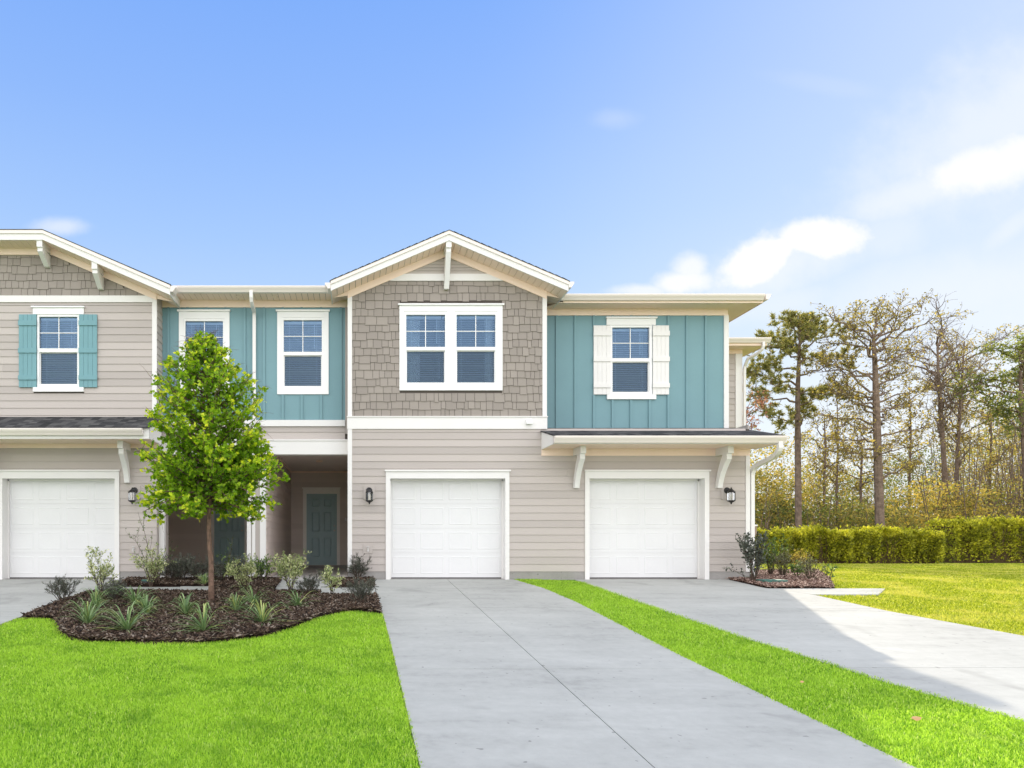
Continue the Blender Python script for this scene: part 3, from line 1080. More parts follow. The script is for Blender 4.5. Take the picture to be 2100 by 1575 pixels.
def garage(ol, orr, il, ir, capl, capr, lab):
    g = bpy.data.objects.new('garage_door', None)
    COL.objects.link(g)
    g.parent = H0
    g['label'] = lab
    y = YW
    zb, zt = -0.02, Z_(981.3)
    fr = MB()
    for a, b, c, d in holes_rects(X_(ol), X_(orr), zb, Z_(967), [(X_(il), X_(ir), zb - 1, zt)]):
        fr.box(a, b, y - 0.034, y, c, d, .5)
    fr.box(X_(capl), X_(capr), y - 0.062, y, Z_(967), Z_(963.8), .5)
    # jambs
    l, r = X_(il), X_(ir)
    fr.box(l - .03, l, y, y + 0.32, zb, zt + .02, .5)
    fr.box(r, r + .03, y, y + 0.32, zb, zt + .02, .5)
    fr.box(l - .03, r + .03, y, y + 0.32, zt, zt + .03, .5)
    fr.box(l, l + .03, y + .20, y + .235, zb, zt, .5)
    fr.box(r - .03, r, y + .20, y + .235, zb, zt, .5)
    fr.box(l, r, y + .20, y + .235, zt - .035, zt, .5)
    fr.build('door_frame', 'white', g)
    yd = y + 0.24
    n = 4
    hs = (zt - 0.0 + 0.03) / n
    z0 = 0.012
    hs = (zt + .01 - z0) / n
    for i in range(n):
        mb = MB()
        a, b = z0 + i * hs + .003, z0 + (i + 1) * hs - .003
        mb.box(l, r, yd, yd + .045, a, b, .5)
        mb.box(l, r, yd + .01, yd + .04, b, b + .006, .5)
        m4 = 4
        pw = (r - l) / m4
        for k in range(m4):
            p, q = l + k * pw + .055, l + (k + 1) * pw - .055
            c, d = a + .075, b - .075
            e, o1 = .016, .0055
            # sunk moulding round a raised field
            R = [(p, c), (q, c), (q, d), (p, d)]
            S = [(p + e, c + e), (q - e, c + e), (q - e, d - e), (p + e, d - e)]
            T_ = [(p + 2.2 * e, c + 2.2 * e), (q - 2.2 * e, c + 2.2 * e), (q - 2.2 * e, d - 2.2 * e), (p + 2.2 * e, d - 2.2 * e)]
            for j in range(4):
                j2 = (j + 1) % 4
                mb.face((R[j][0], yd - .0005, R[j][1]), (R[j2][0], yd - .0005, R[j2][1]), (S[j2][0], yd - o1, S[j2][1]), (S[j][0], yd - o1, S[j][1]), c=.5)
                mb.face((S[j][0], yd - o1, S[j][1]), (S[j2][0], yd - o1, S[j2][1]), (T_[j2][0], yd - .002, T_[j2][1]), (T_[j][0], yd - .002, T_[j][1]), c=.5)
            mb.face(*[(t[0], yd - .002, t[1]) for t in T_], c=.5)
        mb.build('door_section', 'garage', g, recalc=False)
    mb = MB()
    mb.box(l, r, yd + .002, yd + .05, -0.008, z0 + .002)
    mb.build('weather_seal', 'black', g)
    mb = MB()
    mb.box(l, r, y - 0.03, y + .6, -0.08, -0.009)
    mb.build('threshold', 'foundation', g)
    return (l - .03, r + .03, -.1, zt + .03)


g1 = garage(791, 1044, 800.5, 1035.7, 789, 1046.5, 'middle white garage door right of the porch')
g2 = garage(1199, 1453, 1208, 1444, 1197.5, 1455.5, 'right white garage door under the canopy')
g3 = garage(-3, 245.4, 6, 236, -5, 247, 'left white garage door under the left canopy')

# ---- main front wall: lap siding below, shakes in the gable
ZF = Z_(1172)            # siding bottom
ZB0, ZB1 = Z_(880), Z_(854)
sid0 = Z_(1172)
lap('siding_wall', X_(722), X_(1528.5), ZF, ZB0 + .01, YW, [g1, g2], zbase=sid0)
backing(XGL, XR, -0.1, ZB0, YW, [g1, g2])
tbox('corner_board', X_(713), X_(722), ZF - .005, ZB0, YW, .024)
tbox('corner_board', X_(1528.5), XR, ZF - .005, Z_(921), YW, .024)
mb = MB()
for a, b in sub((XGL, XR), [(X_(791), X_(1044)), (X_(1199), X_(1453))]):
    mb = MB()
    mb.box(a + .01, b - .005, YW - .006, YW + .1, -0.3, ZF - .003, .5)
    mb.build('foundation', 'foundation', H0)
tbox('band_board', X_(712), X_(1121.5), ZB0, ZB1 - .02, YW, .032)
tbox('band_cap', X_(711), X_(1122.5), ZB1 - .02, ZB1, YW, .05)
# gable geometry
SL = 0.425
YG = 14.15               # front of the rake overhang
AX, AZ = X_(921, YG), Z_(472.5, YG)      # apex
GE_L, GE_R = X_(678, YG), X_(1166, YG)


def gtop(x):             # roof top surface height
    return AZ - abs(x - AX) * SL


SOFD = 0.205             # fascia depth below the roof top


def gsof(x):
    return gtop(x) - SOFD


def gable_clip(drop, xl, xr):
    def f(z):
        hw = max((AZ - SOFD - drop - z) / SL, 0.0)
        return max(xl, AX - hw), min(xr, AX + hw)
    return f


ZC0, ZC1 = Z_(576.7), Z_(562.5)
win_hole = (X_(819.5), X_(1029.5), Z_(800), Z_(626))
shakes('shake_wall', X_(722), X_(1112), ZB1, ZC0, YW, gable_clip(0.06, X_(722), X_(1112)), [win_hole], zbase=ZB1)
lap('gable_siding', 0, 0, ZC1, AZ - .4, YW, [], zbase=ZC1, step=.07, clipf=gable_clip(0.06, XGL, XGR), seams=False)
mb = MB()
for a, b, c, d in holes_rects(XGL, XGR, ZB0, gsof(XGL), h1):
    mb.box(a, b, YW, YW + .02, c, d, .5)
mb.prism([(XGL, gsof(XGL)), (XGR, gsof(XGL)), (XGR, gsof(XGR)), (AX, gsof(AX))], 'y', YW, YW + .02)
mb.build('wall_sheathing', 'backing', H0)
tbox('corner_board', X_(713), X_(722), ZB1, Z_(601), YW, .024)
tbox('corner_board', X_(1112), X_(1121), ZB1, Z_(601), YW, .024)
tbox('collar_board', X_(800), X_(1031), ZC0, ZC1, YW, .031)


def rake_frieze(x0, x1, fs, h, y, proud=.025, name='frieze_board', m='cream'):
    mb = MB()
    mb.prism([(x0, fs(x0) - h), (x1, fs(x1) - h), (x1, fs(x1)), (x0, fs(x0))], 'y', y - proud, y)
    return mb.build(name, m, H0)


rake_frieze(XGL, AX, gsof, 0.155, YW, .036)
rake_frieze(AX, XGR, gsof, 0.155, YW, .036)


def rake(x0, x1, ft, y, name='rake_fascia'):
    """two-step fascia along a sloping roof edge"""
    mb = MB()
    mb.prism([(x0, ft(x0) - .078), (x1, ft(x1) - .078), (x1, ft(x1) - .008), (x0, ft(x0) - .008)], 'y', y - .022, y + .03, .5)
    mb.build('drip_edge', 'gutter', H0)
    mb = MB()
    mb.prism([(x0, ft(x0) - .205), (x1, ft(x1) - .205), (x1, ft(x1) - .078), (x0, ft(x0) - .078)], 'y', y, y + .028, .5)
    return mb.build(name, 'white', H0)


rake(GE_L, AX, gtop, YG)
rake(AX, GE_R, gtop, YG)


def planks(mb, p00, p10, p01, p11, n, gap=.008, th=.014, up=(0, 0, 1)):
    """strips filling a quad; p00->p10 is the long side"""
    p00, p10, p01, p11 = map(Vector, (p00, p10, p01, p11))
    t = Vector(up) * th
    L = (p10 - p00).length
    g = gap / max(L, .01) / 2
    for i in range(n):
        a, b = i / n + g, (i + 1) / n - g
        q = [p00.lerp(p10, a), p00.lerp(p10, b), p01.lerp(p11, b), p01.lerp(p11, a)]
        mb.hexa([*q, *[v + t for v in q]])


for xa, xb in ((GE_L, AX), (AX, GE_R)):
    mb = MB()
    L = abs(xb - xa)
    planks(mb, (xa, YG + .028, gsof(xa)), (xb, YG + .028, gsof(xb)), (xa, YW, gsof(xa)), (xb, YW, gsof(xb)), int(L / .125))
    mb.build('soffit', 'cream', H0)
# side eave soffits and gable-roof gutters
for s, xe, xw in ((-1, GE_L, XGL), (1, GE_R, XGR)):
    mb = MB()
    yb = YL if s < 0 else YR
    planks(mb, (xe, YW + .001, gsof(xe)), (xe, yb, gsof(xe)), (xw, YW + .001, gsof(xw)), (xw, yb, gsof(xw)), 5)
    mb.build('soffit', 'cream', H0)
    mb = MB()
    mb.box(min(xe, xe - s * .02), max(xe, xe - s * .02), YG + .001, yb, gtop(xe) - .205, gtop(xe) - .01, .5)
    mb.build('eave_fascia', 'white', H0)
    # boxed return under the rake end
    mb = MB()
    mb.prism([(xw, gsof(xw)), (xe - s * .06, gsof(xe) + .01), (xw, Z_(607))], 'y', YW - .02, YW - .002)
    mb.build('eave_return', 'cream', H0)


def gutter_profile(s=1.0):
    # (out, z) K-style, out measured away from the fascia, top at 0
    return [(0, -.12 * s), (.055 * s, -.12 * s), (.075 * s, -.085 * s), (.105 * s, -.045 * s), (.115 * s, -.02 * s), (.115 * s, 0), (.10 * s, 0),
            (.10 * s, -.018 * s), (.065 * s, -.082 * s), (.048 * s, -.108 * s), (.008, -.108 * s), (.008, -.004), (0, -.004)]


def gutter(x0, x1, yf, zt, parent=None, axis='x', sgn=-1, s=1.0):
    mb = MB()
    pr = gutter_profile(s)
    if axis == 'x':
        mb.prism([(yf - a, zt + z) for a, z in pr], 'x', x0, x1, .5)
        for xx in (x0, x1):
            mb.prism([(yf - a, zt + z) for a, z in pr[:6]] + [(yf, zt)], 'x', xx - .0015, xx + .0015, .5)
    else:
        mb.prism([(yf + sgn * a, zt + z) for a, z in pr], 'y', x0, x1, .5)
        for xx in (x0, x1):
            mb.prism([(yf + sgn * a, zt + z) for a, z in pr[:6]] + [(yf, zt)], 'y', xx - .0015, xx + .0015, .5)
    return mb.build('gutter', 'gutter', H0)


gutter(YG - .01, YL - .55, GE_L - .003, Z_(580, YG), axis='y', sgn=-1)
gutter(YG - .01, YR - .60, GE_R + .003, Z_(578, YG), axis='y', sgn=1)

# roofs -------------------------------------------------------------
def roof_mesh(name, faces, th=.012):
    mb = MB()
    for f in faces:
        mb.face(*f)
        mb.face(*[(p[0], p[1], p[2] - th) for p in reversed(f)])
        n = len(f)
        for i in range(n):
            a, b = f[i], f[(i + 1) % n]
            mb.face(a, b, (b[0], b[1], b[2] - th), (a[0], a[1], a[2] - th))
    return mb.build(name, 'shingle', H0, recalc=False)


E = .005
yr0, yr1 = YG - .03, 18.6
roof_mesh('roof', [
    [(GE_L - .02, yr0, gtop(GE_L - .02) + E), (AX, yr0, AZ + E), (AX, yr1, AZ + E), (GE_L - .02, yr1, gtop(GE_L - .02) + E)],
    [(AX, yr0, AZ + E), (GE_R + .02, yr0, gtop(GE_R + .02) + E), (GE_R + .02, yr1, gtop(GE_R + .02) + E), (AX, yr1, AZ + E)]])
# shingle tabs stepping along the rake edge
mb = MB()
for s in (-1, 1):
    mb = MB()
    t = 0.1
    while t < 2.4:
        x0, x1 = AX + s * t, AX + s * (t + .11)
        mb.hexa([(x0, yr0 - .004, gtop(x0) + E), (x1, yr0 - .004, gtop(x1) + E), (x1, yr0 + .3, gtop(x1) + E), (x0, yr0 + .3, gtop(x0) + E),
                 (x0, yr0 - .004, gtop(x0) + E + .010), (x1, yr0 - .004, gtop(x1) + E + .001), (x1, yr0 + .3, gtop(x1) + E + .001), (x0, yr0 + .3, gtop(x0) + E + .010)])
        t += .14
    mb.build('shingle_edge', 'shingle', H0)

YEL, YER = 14.52, 14.85      # soffit outer edges
ZEL, ZER = Z_(586, 14.40), Z_(602.5, 14.73)
P = .325
RY, XEND = 22.0, X_(1567, 14.75)
zr = ZER + (RY - YER) * P
yb = 2 * RY - YER
XW = -14.0
roof_mesh('roof', [
    [(-3.9, YER, ZER), (XEND - .02, YER, ZER), (XEND - .02 - (RY - YER), RY, zr), (-3.9, RY, zr)],
    [(XW, yb, ZER), (XW, RY, zr), (XEND - .02 - (RY - YER), RY, zr), (XEND - .02, yb, ZER)],
    [(XEND - .02, YER, ZER), (XEND - .02, yb, ZER), (XEND - .02 - (RY - YER), RY, zr)],
    [(-3.9, YEL + .01, ZEL), (-.3, YEL + .01, ZEL), (-.3, RY - .3, ZEL + (RY - .3 - YEL) * P - .02), (-3.9, RY - .3, ZEL + (RY - .3 - YEL) * P - .02)],
    [(XW, YER, ZER), (-3.9, YER, ZER), (-3.9, RY, zr), (XW, RY, zr)]])
XQ = X_(1577, 17.95)
yq0, yq1 = 17.95, 26.05
zq = Z_(692.5, 17.9)
hq = (RY - yq0) * P
roof_mesh('roof', [
    [(3, yq0, zq), (XQ, yq0, zq), (XQ - 4.05, RY, zq + hq), (3, RY, zq + hq)],
    [(3, yq1, zq), (3, RY, zq + hq), (XQ - 4.05, RY, zq + hq), (XQ, yq1, zq)],
    [(XQ, yq0, zq), (XQ, yq1, zq), (XQ - 4.05, RY, zq + hq)]])

# ---- middle recessed teal wall, above the porches
TB = Z_(862, YL)
TT = Z_(631, YL)
hol = h2 + h3
mb = MB()
for a, b, c, d in holes_rects(XLB, XGL, TB, TT + .14, hol):
    mb.box(a, b, YL - .004, YL + .02, c, d, .5)


def battens(mb, xs, z0, z1, y, holes, w=.05):
    for x in xs:
        hz = [(h[2], h[3]) for h in holes if h[0] < x < h[1]]
        for a, b in sub((z0, z1), hz):
            mb.box(x - w / 2, x + w / 2, y - .032, y - .004, a, b, .5)


tr = [(X_(568, YL), X_(675, YL), Z_(810, YL), Z_(636, YL)), (X_(367, YL), X_(472, YL), Z_(810, YL), Z_(636, YL))]
battens(mb, [X_(p, YL) for p in (346, 385, 424, 463, 502, 541.5, 580, 619, 658.5, 699)], TB, TT, YL, tr)
mb.build('board_and_batten_wall', 'teal', H0)
tbox('frieze_board', XLB, XGL - .002, TT, Z_(617, YL), YL, .03, 'cream')
tbox('grey_corner_board', X_(708, YL), XGL, TB - .3, TT, YL, .03, 'siding')
tbox('band_board', XLB, X_(707.5, YL), Z_(874.6, YL), TB, YL, .045)
lap('siding_wall', XLB, X_(707.5, YL), Z_(901, YL), Z_(874.6, YL), YL, zbase=Z_(901, YL), seams=False)
backing(XLB, XGL, Z_(905, YL), TB, YL + .002)
mb = MB()
mb.box(XLB, XGL - .001, YL - .14, YL + .12, Z_(931.7, YL - .14), Z_(902, YL - .14), .5)
mb.box(XLB, XGL - .001, YL - .155, YL - .14, Z_(904, YL - .14), Z_(901, YL - .14), .5)
mb.build('porch_beam', 'white', H0)
# left wing return wall
lap('side_wall', YW + .001, YL, Z_(876), Z_(600), XLB - .004, axis='y', seams=False)
backing_m = MB()
backing_m.box(XLB - .03, XLB - .005, YW + .02, 15.45, -.1, Z_(600))
backing_m.build('wall_sheathing', 'siding', H0)
# eave of the middle
mb = MB()
zs = Z_(617, YL)
planks(mb, (XLB + .04, YEL, zs), (GE_L, YEL, zs), (XLB + .04, YL, zs), (GE_L, YL, zs), 29)
planks(mb, (GE_L, YW + .02, zs), (XGL, YW + .02, zs), (GE_L, YL, zs), (XGL, YL, zs), 3)
mb.build('soffit', 'cream', H0)
mb = MB()
mb.box(X_(350, YEL), GE_L, YEL - .02, YEL, zs - .01, ZEL, .5)
mb.build('eave_fascia', 'white', H0)
gutter(X_(354, 14.4), X_(671, 14.4), YEL - .021, ZEL)
for px in (489, 564):
    mb = MB()
    cx, cy = X_(px, 14.75), 14.75
    mb.lathe([(.075, zs - .002), (.075, zs - .012), (.055, zs - .014), (.045, zs - .004)], cx, cy, 16)
    mb.build('soffit_vent', 'cream', H0)

# ---- right recessed teal wall
RB, RT = Z_(880, YR), Z_(647.5, YR)
XTR = X_(1491.5, YR)
mb = MB()
for a, b, c, d in holes_rects(XGR - .1, XTR, RB - .3, RT + .14, h5):
    mb.box(a, b, YR - .004, YR + .02, c, d, .5)
tr = [(X_(1216, YR), X_(1371, YR), Z_(820, YR), Z_(653, YR))]
# shutters cover the battens only where they lie
tr = [(X_(1243, YR), X_(1344, YR), Z_(820, YR), Z_(651, YR)), (X_(1216, YR), X_(1371, YR), Z_(810, YR), Z_(668.6, YR))]
battens(mb, [X_(p, YR) for p in (1141, 1179, 1217.3, 1255.5, 1293.5, 1331.5, 1369.8, 1408, 1446.5)], RB - .1, RT, YR, tr)
mb.build('board_and_batten_wall', 'teal', H0)
tbox('frieze_board', XGR, XTR, RT, Z_(635, YR), YR, .03, 'cream')
tbox('corner_board', X_(1483.7, YR), XTR + .02, RB - .2, RT, YR, .03)
mb = MB()
zs2 = Z_(635, YR)
XE2 = X_(1562, YER)
planks(mb, (GE_R + .02, YER, zs2), (XE2, YER, zs2), (XGR, YR, zs2), (XTR + .02, YR, zs2), 35)
planks(mb, (XE2, YER, zs2), (XE2, 18.4, zs2), (XTR + .02, YR, zs2), (XTR + .02, 18.4, zs2), 26)
mb.build('soffit', 'cream', H0)
mb = MB()
mb.box(GE_R + .1, XE2 + .02, YER - .02, YER, zs2 - .012, ZER, .5)
mb.box(XE2, XE2 + .02, YER, 18.4, zs2 - .012, ZER, .5)
mb.build('eave_fascia', 'cream', H0)
gutter(X_(1150, 14.73), X_(1568.5, 14.73), YER - .021, ZER)
gutter(YER - .12, 17.9, XE2 + .021, ZER, axis='y', sgn=1)
# end wall and the rear wing
mb = MB()
mb.box(XTR - .0, XTR + .014, YR, 18.4, 2.9, RT + .14, .5)
mb.box(XR - .02, XR, YW + .02, 18.4, -.3, 3.3, .5)
mb.build('end_wall', 'siding', H0)
YQ = 18.45
XQW = X_(1520.5, YQ)
lap('rear_wing_wall', XTR, XQW - .12, -.05, Z_(726, YQ), YQ, seams=False)
mb = MB()
mb.box(XTR - .5, XQW, YQ, YQ + .02, -.3, Z_(719, YQ))
mb.box(XQW - .02, XQW, YQ + .02, 25.5, -.3, Z_(719, YQ))
mb.box(XW, XQW, 25.5, 25.6, -.3, Z_(719, YQ))
mb.box(XW - .1, XW, YW, 25.6, -.3, Z_(719, YQ))
mb.build('rear_wall', 'siding', H0)
tbox('corner_board', X_(1507.5, YQ), XQW + .01, -.05, Z_(726, YQ), YQ, .03)
tbox('frieze_board', XTR, XQW + .01, Z_(726, YQ), Z_(718, YQ), YQ, .035, 'cream')
zs3 = Z_(718, YQ)
mb = MB()
planks(mb, (8.9, 18.0, zs3), (XQ - .05, 18.0, zs3), (8.5, YQ, zs3), (XQW + .01, YQ, zs3), 16)
planks(mb, (XQ - .05, 18.0, zs3), (XQ - .05, 25.8, zs3), (XQW, YQ, zs3), (XQW, 25.5, zs3), 50)
mb.build('soffit', 'cream', H0)
mb = MB()
mb.box(8.6, XQ - .03, 17.98, 18.0, zs3 - .01, zq, .5)
mb.box(XQ - .05, XQ - .03, 18.0, 26, zs3 - .01, zq, .5)
mb.build('eave_fascia', 'cream', H0)
gutter(8.7, XQ + .02, 17.98, zq)


def downspout(path, name='downspout', w=.042):
    mb = MB()
    mb.tube(path, [w] * len(path), 4, .5, squash=1.0)
    return mb.build(name, 'white', H0)


def curve(p0, p1, p2, n=5):
    p0, p1, p2 = map(Vector, (p0, p1, p2))
    return [tuple(p0.lerp(p1, i / n).lerp(p1.lerp(p2, i / n), i / n)) for i in range(n + 1)]


xd = XQ - .16
downspout([(xd, 17.93, zq - .11), (xd, 17.93, zq - .2), *curve((xd, 17.93, zq - .22), (xd, 17.94, zq - .36), (xd - .22, YQ - .2, zq - .46), 4),
           (XQW + .06, YQ - .06, zq - .62), (XQW + .05, YQ - .05, zq - .75), (XQW + .05, YQ - .05, 0.1)])

# ---- canopies
def canopy(x0, x1, ztop_back, yback, zf, ysof, zsof, nplank, zfr, left_end, right_end):
    """shed roof: back edge (yback, ztop_back), front (ysof - .02, zf)"""
    yf = ysof - .02
    roof_mesh('canopy_roof', [[(x0 - .02, yf - .05, zf + .0), (x1 + .02, yf - .05, zf + .0), (x1 + .02, yback, ztop_back), (x0 - .02, yback, ztop_back)]], .02)
    mb = MB()
    planks(mb, (x0 + .02, ysof, zsof), (x1 - .02, ysof, zsof), (x0 + .02, YW, zsof), (x1 - .02, YW, zsof), nplank)
    mb.build('canopy_soffit', 'cream', H0)
    mb = MB()
    mb.box(x0, x1, yf, ysof, zsof - .012, zf - .01, .5)
    sl_ = (ztop_back - zf) / (yback - yf + .05)
    for xe in (x0, x1 - .02):
        pts = [(yf + .001, zsof - .012), (YW, zsof - .012), (YW, zf + sl_ * (YW - yf) - .022), (yf + .001, zf - .022)]
        mb.prism(pts, 'x', xe, xe + .02, .5)
    mb.build('canopy_fascia', 'white', H0)
    tbox('frieze_board', x0, min(x1, XLB + .01) if not right_end else XR, zfr, zsof, YW, .026, 'cream')


CX0, CX1 = 4.035, 8.60
ZS = Z_(921)
YS_ = 13.73
canopy(CX0, CX1, Z_(877.6, YR), YR, Z_(892, 13.7), YS_, ZS, 36, Z_(934.8), True, True)
gutter(CX0 + .0, 8.655, YS_ - .021, Z_(893.5, 13.6), s=1.1)
ZSL = Z_(911)
CL1 = X_(308, 13.7)
CL1 = -4.03
canopy(-10.5, -4.09, Z_(854.5), YW, Z_(876, 13.7), YS_ + .03, ZSL, 46, Z_(919), True, False)
gutter(-10.5, X_(290, 13.6), YS_ + .009, Z_(877.5, 13.6), s=1.1)


def bracket(xl, w, zt, ztip, reach, bot_z, y=YW, hblock=.15, lab=None):
    mb = MB()
    mb.box(xl, xl + w, y - reach, y - .001, zt - hblock, zt, .5)
    z1 = zt - hblock
    zc = z1 - (z1 - bot_z) * .16
    r2 = reach - .06
    def cv(a, b, c, n=7):
        out = []
        for i in range(n + 1):
            t = i / n
            out.append(((1 - t) ** 2 * a[0] + 2 * t * (1 - t) * b[0] + t * t * c[0], (1 - t) ** 2 * a[1] + 2 * t * (1 - t) * b[1] + t * t * c[1]))
        return out
    outer = cv((y - r2, zc), (y - .16, zc - (zc - bot_z) * .50), (y - .11, bot_z))
    inner = cv((y - .002, bot_z), (y - .03, zc - (zc - bot_z) * .45), (y - r2 + .16, z1))
    wi = w * .93
    prof = [(y - r2, z1 - .001)] + outer + inner
    # build as strip of quads to stay convex-safe
    oo = [(y - r2, z1 - .001)] + outer
    n = len(oo)
    ii = list(reversed(inner))
    ii = [ii[min(int(i * (len(ii) - 1) / (n - 1) + .5), len(ii) - 1)] for i in range(n)]
    xa, xb = xl + (w - wi) / 2, xl + (w + wi) / 2
    for k in range(n - 1):
        a, b, c, d = oo[k], oo[k + 1], ii[k + 1], ii[k]
        mb.hexa([(xa, *b), (xb, *b), (xb, *c), (xa, *c), (xa, *a), (xb, *a), (xb, *d), (xa, *d)], .5)
    o = mb.build('bracket', 'white', H0)
    if lab:
        o['label'] = lab
    return o


bracket(X_(1174.5), .112, ZS - .001, 0, .52, Z_(1001.5))
bracket(X_(1466), .112, ZS - .001, 0, .52, Z_(1001.5))
bracket(X_(268.5) - .112, .112, ZSL - .001, 0, .52, Z_(990.7))
bracket(X_(-10) - .112, .112, ZSL - .001, 0, .52, Z_(990.7))


def gbracket(xl, w, ztop, bot_z):
    mb = MB()
    y = YW
    rc = .43
    mb.box(xl, xl + w, y - rc, y - .02, ztop - .13, ztop + .03, .5)
    a = [(y - rc + .03, ztop - .13), (y - rc + .03, ztop - .21), (y - .10, bot_z), (y - .02, bot_z), (y - .02, bot_z + .25), (y - .22, ztop - .131)]
    wi = w * .9
    quads = [(a[0], a[1], a[4], a[5]), (a[1], a[2], a[3], a[4])]
    xa, xb = xl + (w - wi) / 2, xl + (w + wi) / 2
    for p, q, r, s in quads:
        mb.hexa([(xa, *q), (xb, *q), (xb, *r), (xa, *r), (xa, *p), (xb, *p), (xb, *s), (xa, *s)], .5)
    return mb.build('gable_bracket', 'cream' if False else 'white', H0)


gbracket(AX - .06, .115, gsof(AX) - .005, Z_(592, 14.5))

# right canopy downspout
ox = X_(1596, 13.72)
downspout([(ox, YS_ - .06, Z_(905, 13.65)), (ox, YS_ - .06, Z_(912, 13.68)), *curve((ox, YS_ - .06, Z_(918, 13.7)), (ox, YS_ - .04, Z_(928, 13.7)), (X_(1583, 14.0), 13.95, Z_(937, 13.95)), 4),
           (X_(1556, 14.4), 14.42, Z_(953, 14.42)), *curve((X_(1550, 14.5), 14.5, Z_(957, 14.5)), (X_(1543.5), 14.6, Z_(962)), (X_(1542.5), 14.62, Z_(974)), 4), (X_(1542.5), 14.62, 0.05)], w=.06)
# middle downspout
xm = X_(515, 14.42)
downspout([(xm, 14.44, zs + .02), (xm, 14.44, Z_(606, 14.44)), *curve((xm, 14.44, Z_(609, 14.44)), (xm, 14.46, Z_(622, 14.46)), (X_(519, 14.7), 14.7, Z_(632, 14.7)), 3),
           *curve((X_(521, 14.85), 14.85, Z_(638, 14.85)), (X_(521.5, 14.92), 14.92, Z_(642, 14.92)), (X_(521.5, 14.93), 14.93, Z_(652, 14.93)), 3), (X_(521.5, 14.93), 14.93, Z_(898, 14.93)),
           (X_(520.5, 14.80), 14.80, Z_(903, 14.8)), (X_(520.5, 14.80), 14.80, 0.0)], w=.05)

# ---- left wing
XL0 = -10.6
LZT = Z_(471.5, YG)
LBX = X_(88, YG)
LBX0 = LBX - 3.2
LE = X_(349, YG)
LSL = (LZT - Z_(584.5, YG)) / (LE - LBX)
LEL = LBX0 - (LE - LBX)


def ltop(x):
    if x < LBX0:
        return LZT - (LBX0 - x) * LSL
    return LZT - max(x - LBX, 0) * LSL


def lsof(x):
    return ltop(x) - .205


for xa, xb in ((LEL, LBX0), (LBX0, LBX), (LBX, LE)):
    rake(xa, xb, ltop, YG)
    mb = MB()
    planks(mb, (xa, YG + .028, lsof(xa)), (xb, YG + .028, lsof(xb)), (xa, YW, lsof(xa)), (xb, YW, lsof(xb)), max(3, int((xb - xa) / .125)))
    mb.build('soffit', 'cream', H0)
for xa, xb in ((XL0, LBX0), (LBX0, LBX), (LBX, XLB)):
    rake_frieze(xa, xb, lsof, .135, YW, .036)
mb = MB()
planks(mb, (LE, YW + .001, lsof(LE)), (LE, YL, lsof(LE)), (XLB, YW + .001, lsof(XLB)), (XLB, YL, lsof(XLB)), 4)
mb.build('soffit', 'cream', H0)
mb = MB()
mb.box(LE - .02, LE, YG + .001, YL, ltop(LE) - .205, ltop(LE) - .01, .5)
mb.build('eave_fascia', 'white', H0)
mb = MB()
mb.prism([(XLB, lsof(XLB)), (LE - .06, lsof(LE) + .01), (XLB, Z_(613))], 'y', YW - .02, YW - .002)
mb.build('eave_return', 'cream', H0)
gutter(YG - .01, YEL - .15, LE + .003, Z_(586.5, YG), axis='y', sgn=1)
yh = 17.8
hr = LZT + .55
roof_mesh('roof', [
    [(LBX0, yr0, LZT + E), (LBX, yr0, LZT + E), ((LBX + LBX0) / 2, yr0 + 2.2, hr)],
    [(LBX, yr0, LZT + E), (LE + .02, yr0, ltop(LE) + E), (LE + .02, 18.5, ltop(LE) + E), ((LBX + LBX0) / 2, 18.5, hr), ((LBX + LBX0) / 2, yr0 + 2.2, hr)],
    [(LEL - .02, yr0, ltop(LEL) + E), (LBX0, yr0, LZT + E), ((LBX + LBX0) / 2, yr0 + 2.2, hr), ((LBX + LBX0) / 2, 18.5, hr), (LEL - .02, 18.5, ltop(LEL) + E)]])
LB0, LB1 = Z_(620.5), Z_(607)


def lclip(drop):
    def f(z):
        t = LZT - .205 - drop - z
        hw = max(t / LSL, 0)
        return max(XL0, LBX0 - hw), min(X_(312.5), LBX + hw)
    return f


shakes('shake_wall', XL0, X_(312.5), LB1, lsof(LBX) - .12, YW, lclip(.05), zbase=LB1)
tbox('band_board', XL0, X_(312.5), LB0, LB1, YW, .03)
lap('siding_wall', XL0, X_(312.5), Z_(856), LB0, YW, [(X_(69.5), X_(173), Z_(803), Z_(630))], zbase=Z_(852))
lap('siding_wall', XL0, X_(322), ZF, Z_(919), YW, [g3], zbase=sid0)
lap('siding_wall', X_(285), X_(312.5), Z_(919), Z_(852), YW, zbase=Z_(919), seams=False)
tbox('corner_board', X_(312.5), XLB, Z_(919), Z_(599), YW, .024)
mb = MB()
for a, b, c, d in holes_rects(XL0, XLB, -.1, lsof(XLB), [g3] + h4):
    mb.box(a, b, YW, YW + .02, c, d, .5)
mb.prism([(XL0, lsof(XLB)), (XLB, lsof(XLB)), (LBX, lsof(LBX)), (LBX0, lsof(LBX))], 'y', YW, YW + .02)
mb.build('wall_sheathing', 'backing', H0)
mb = MB()
for a, b in sub((XL0, XLB), [(X_(-3), X_(245.4))]):
    mb = MB()
    mb.box(a + .01, b - .005, YW - .006, YW + .1, -0.3, ZF - .003, .5)
    mb.build('foundation', 'foundation', H0)
for (fr_, fb) in (((87, 490), (105, 546.7)), ((200.5, 537), (214.5, 592.5))):
    xr = X_(fb[0])
    gbracket(xr - .115, .115, lsof(xr - .06) - .005, Z_(fb[1], 14.5))

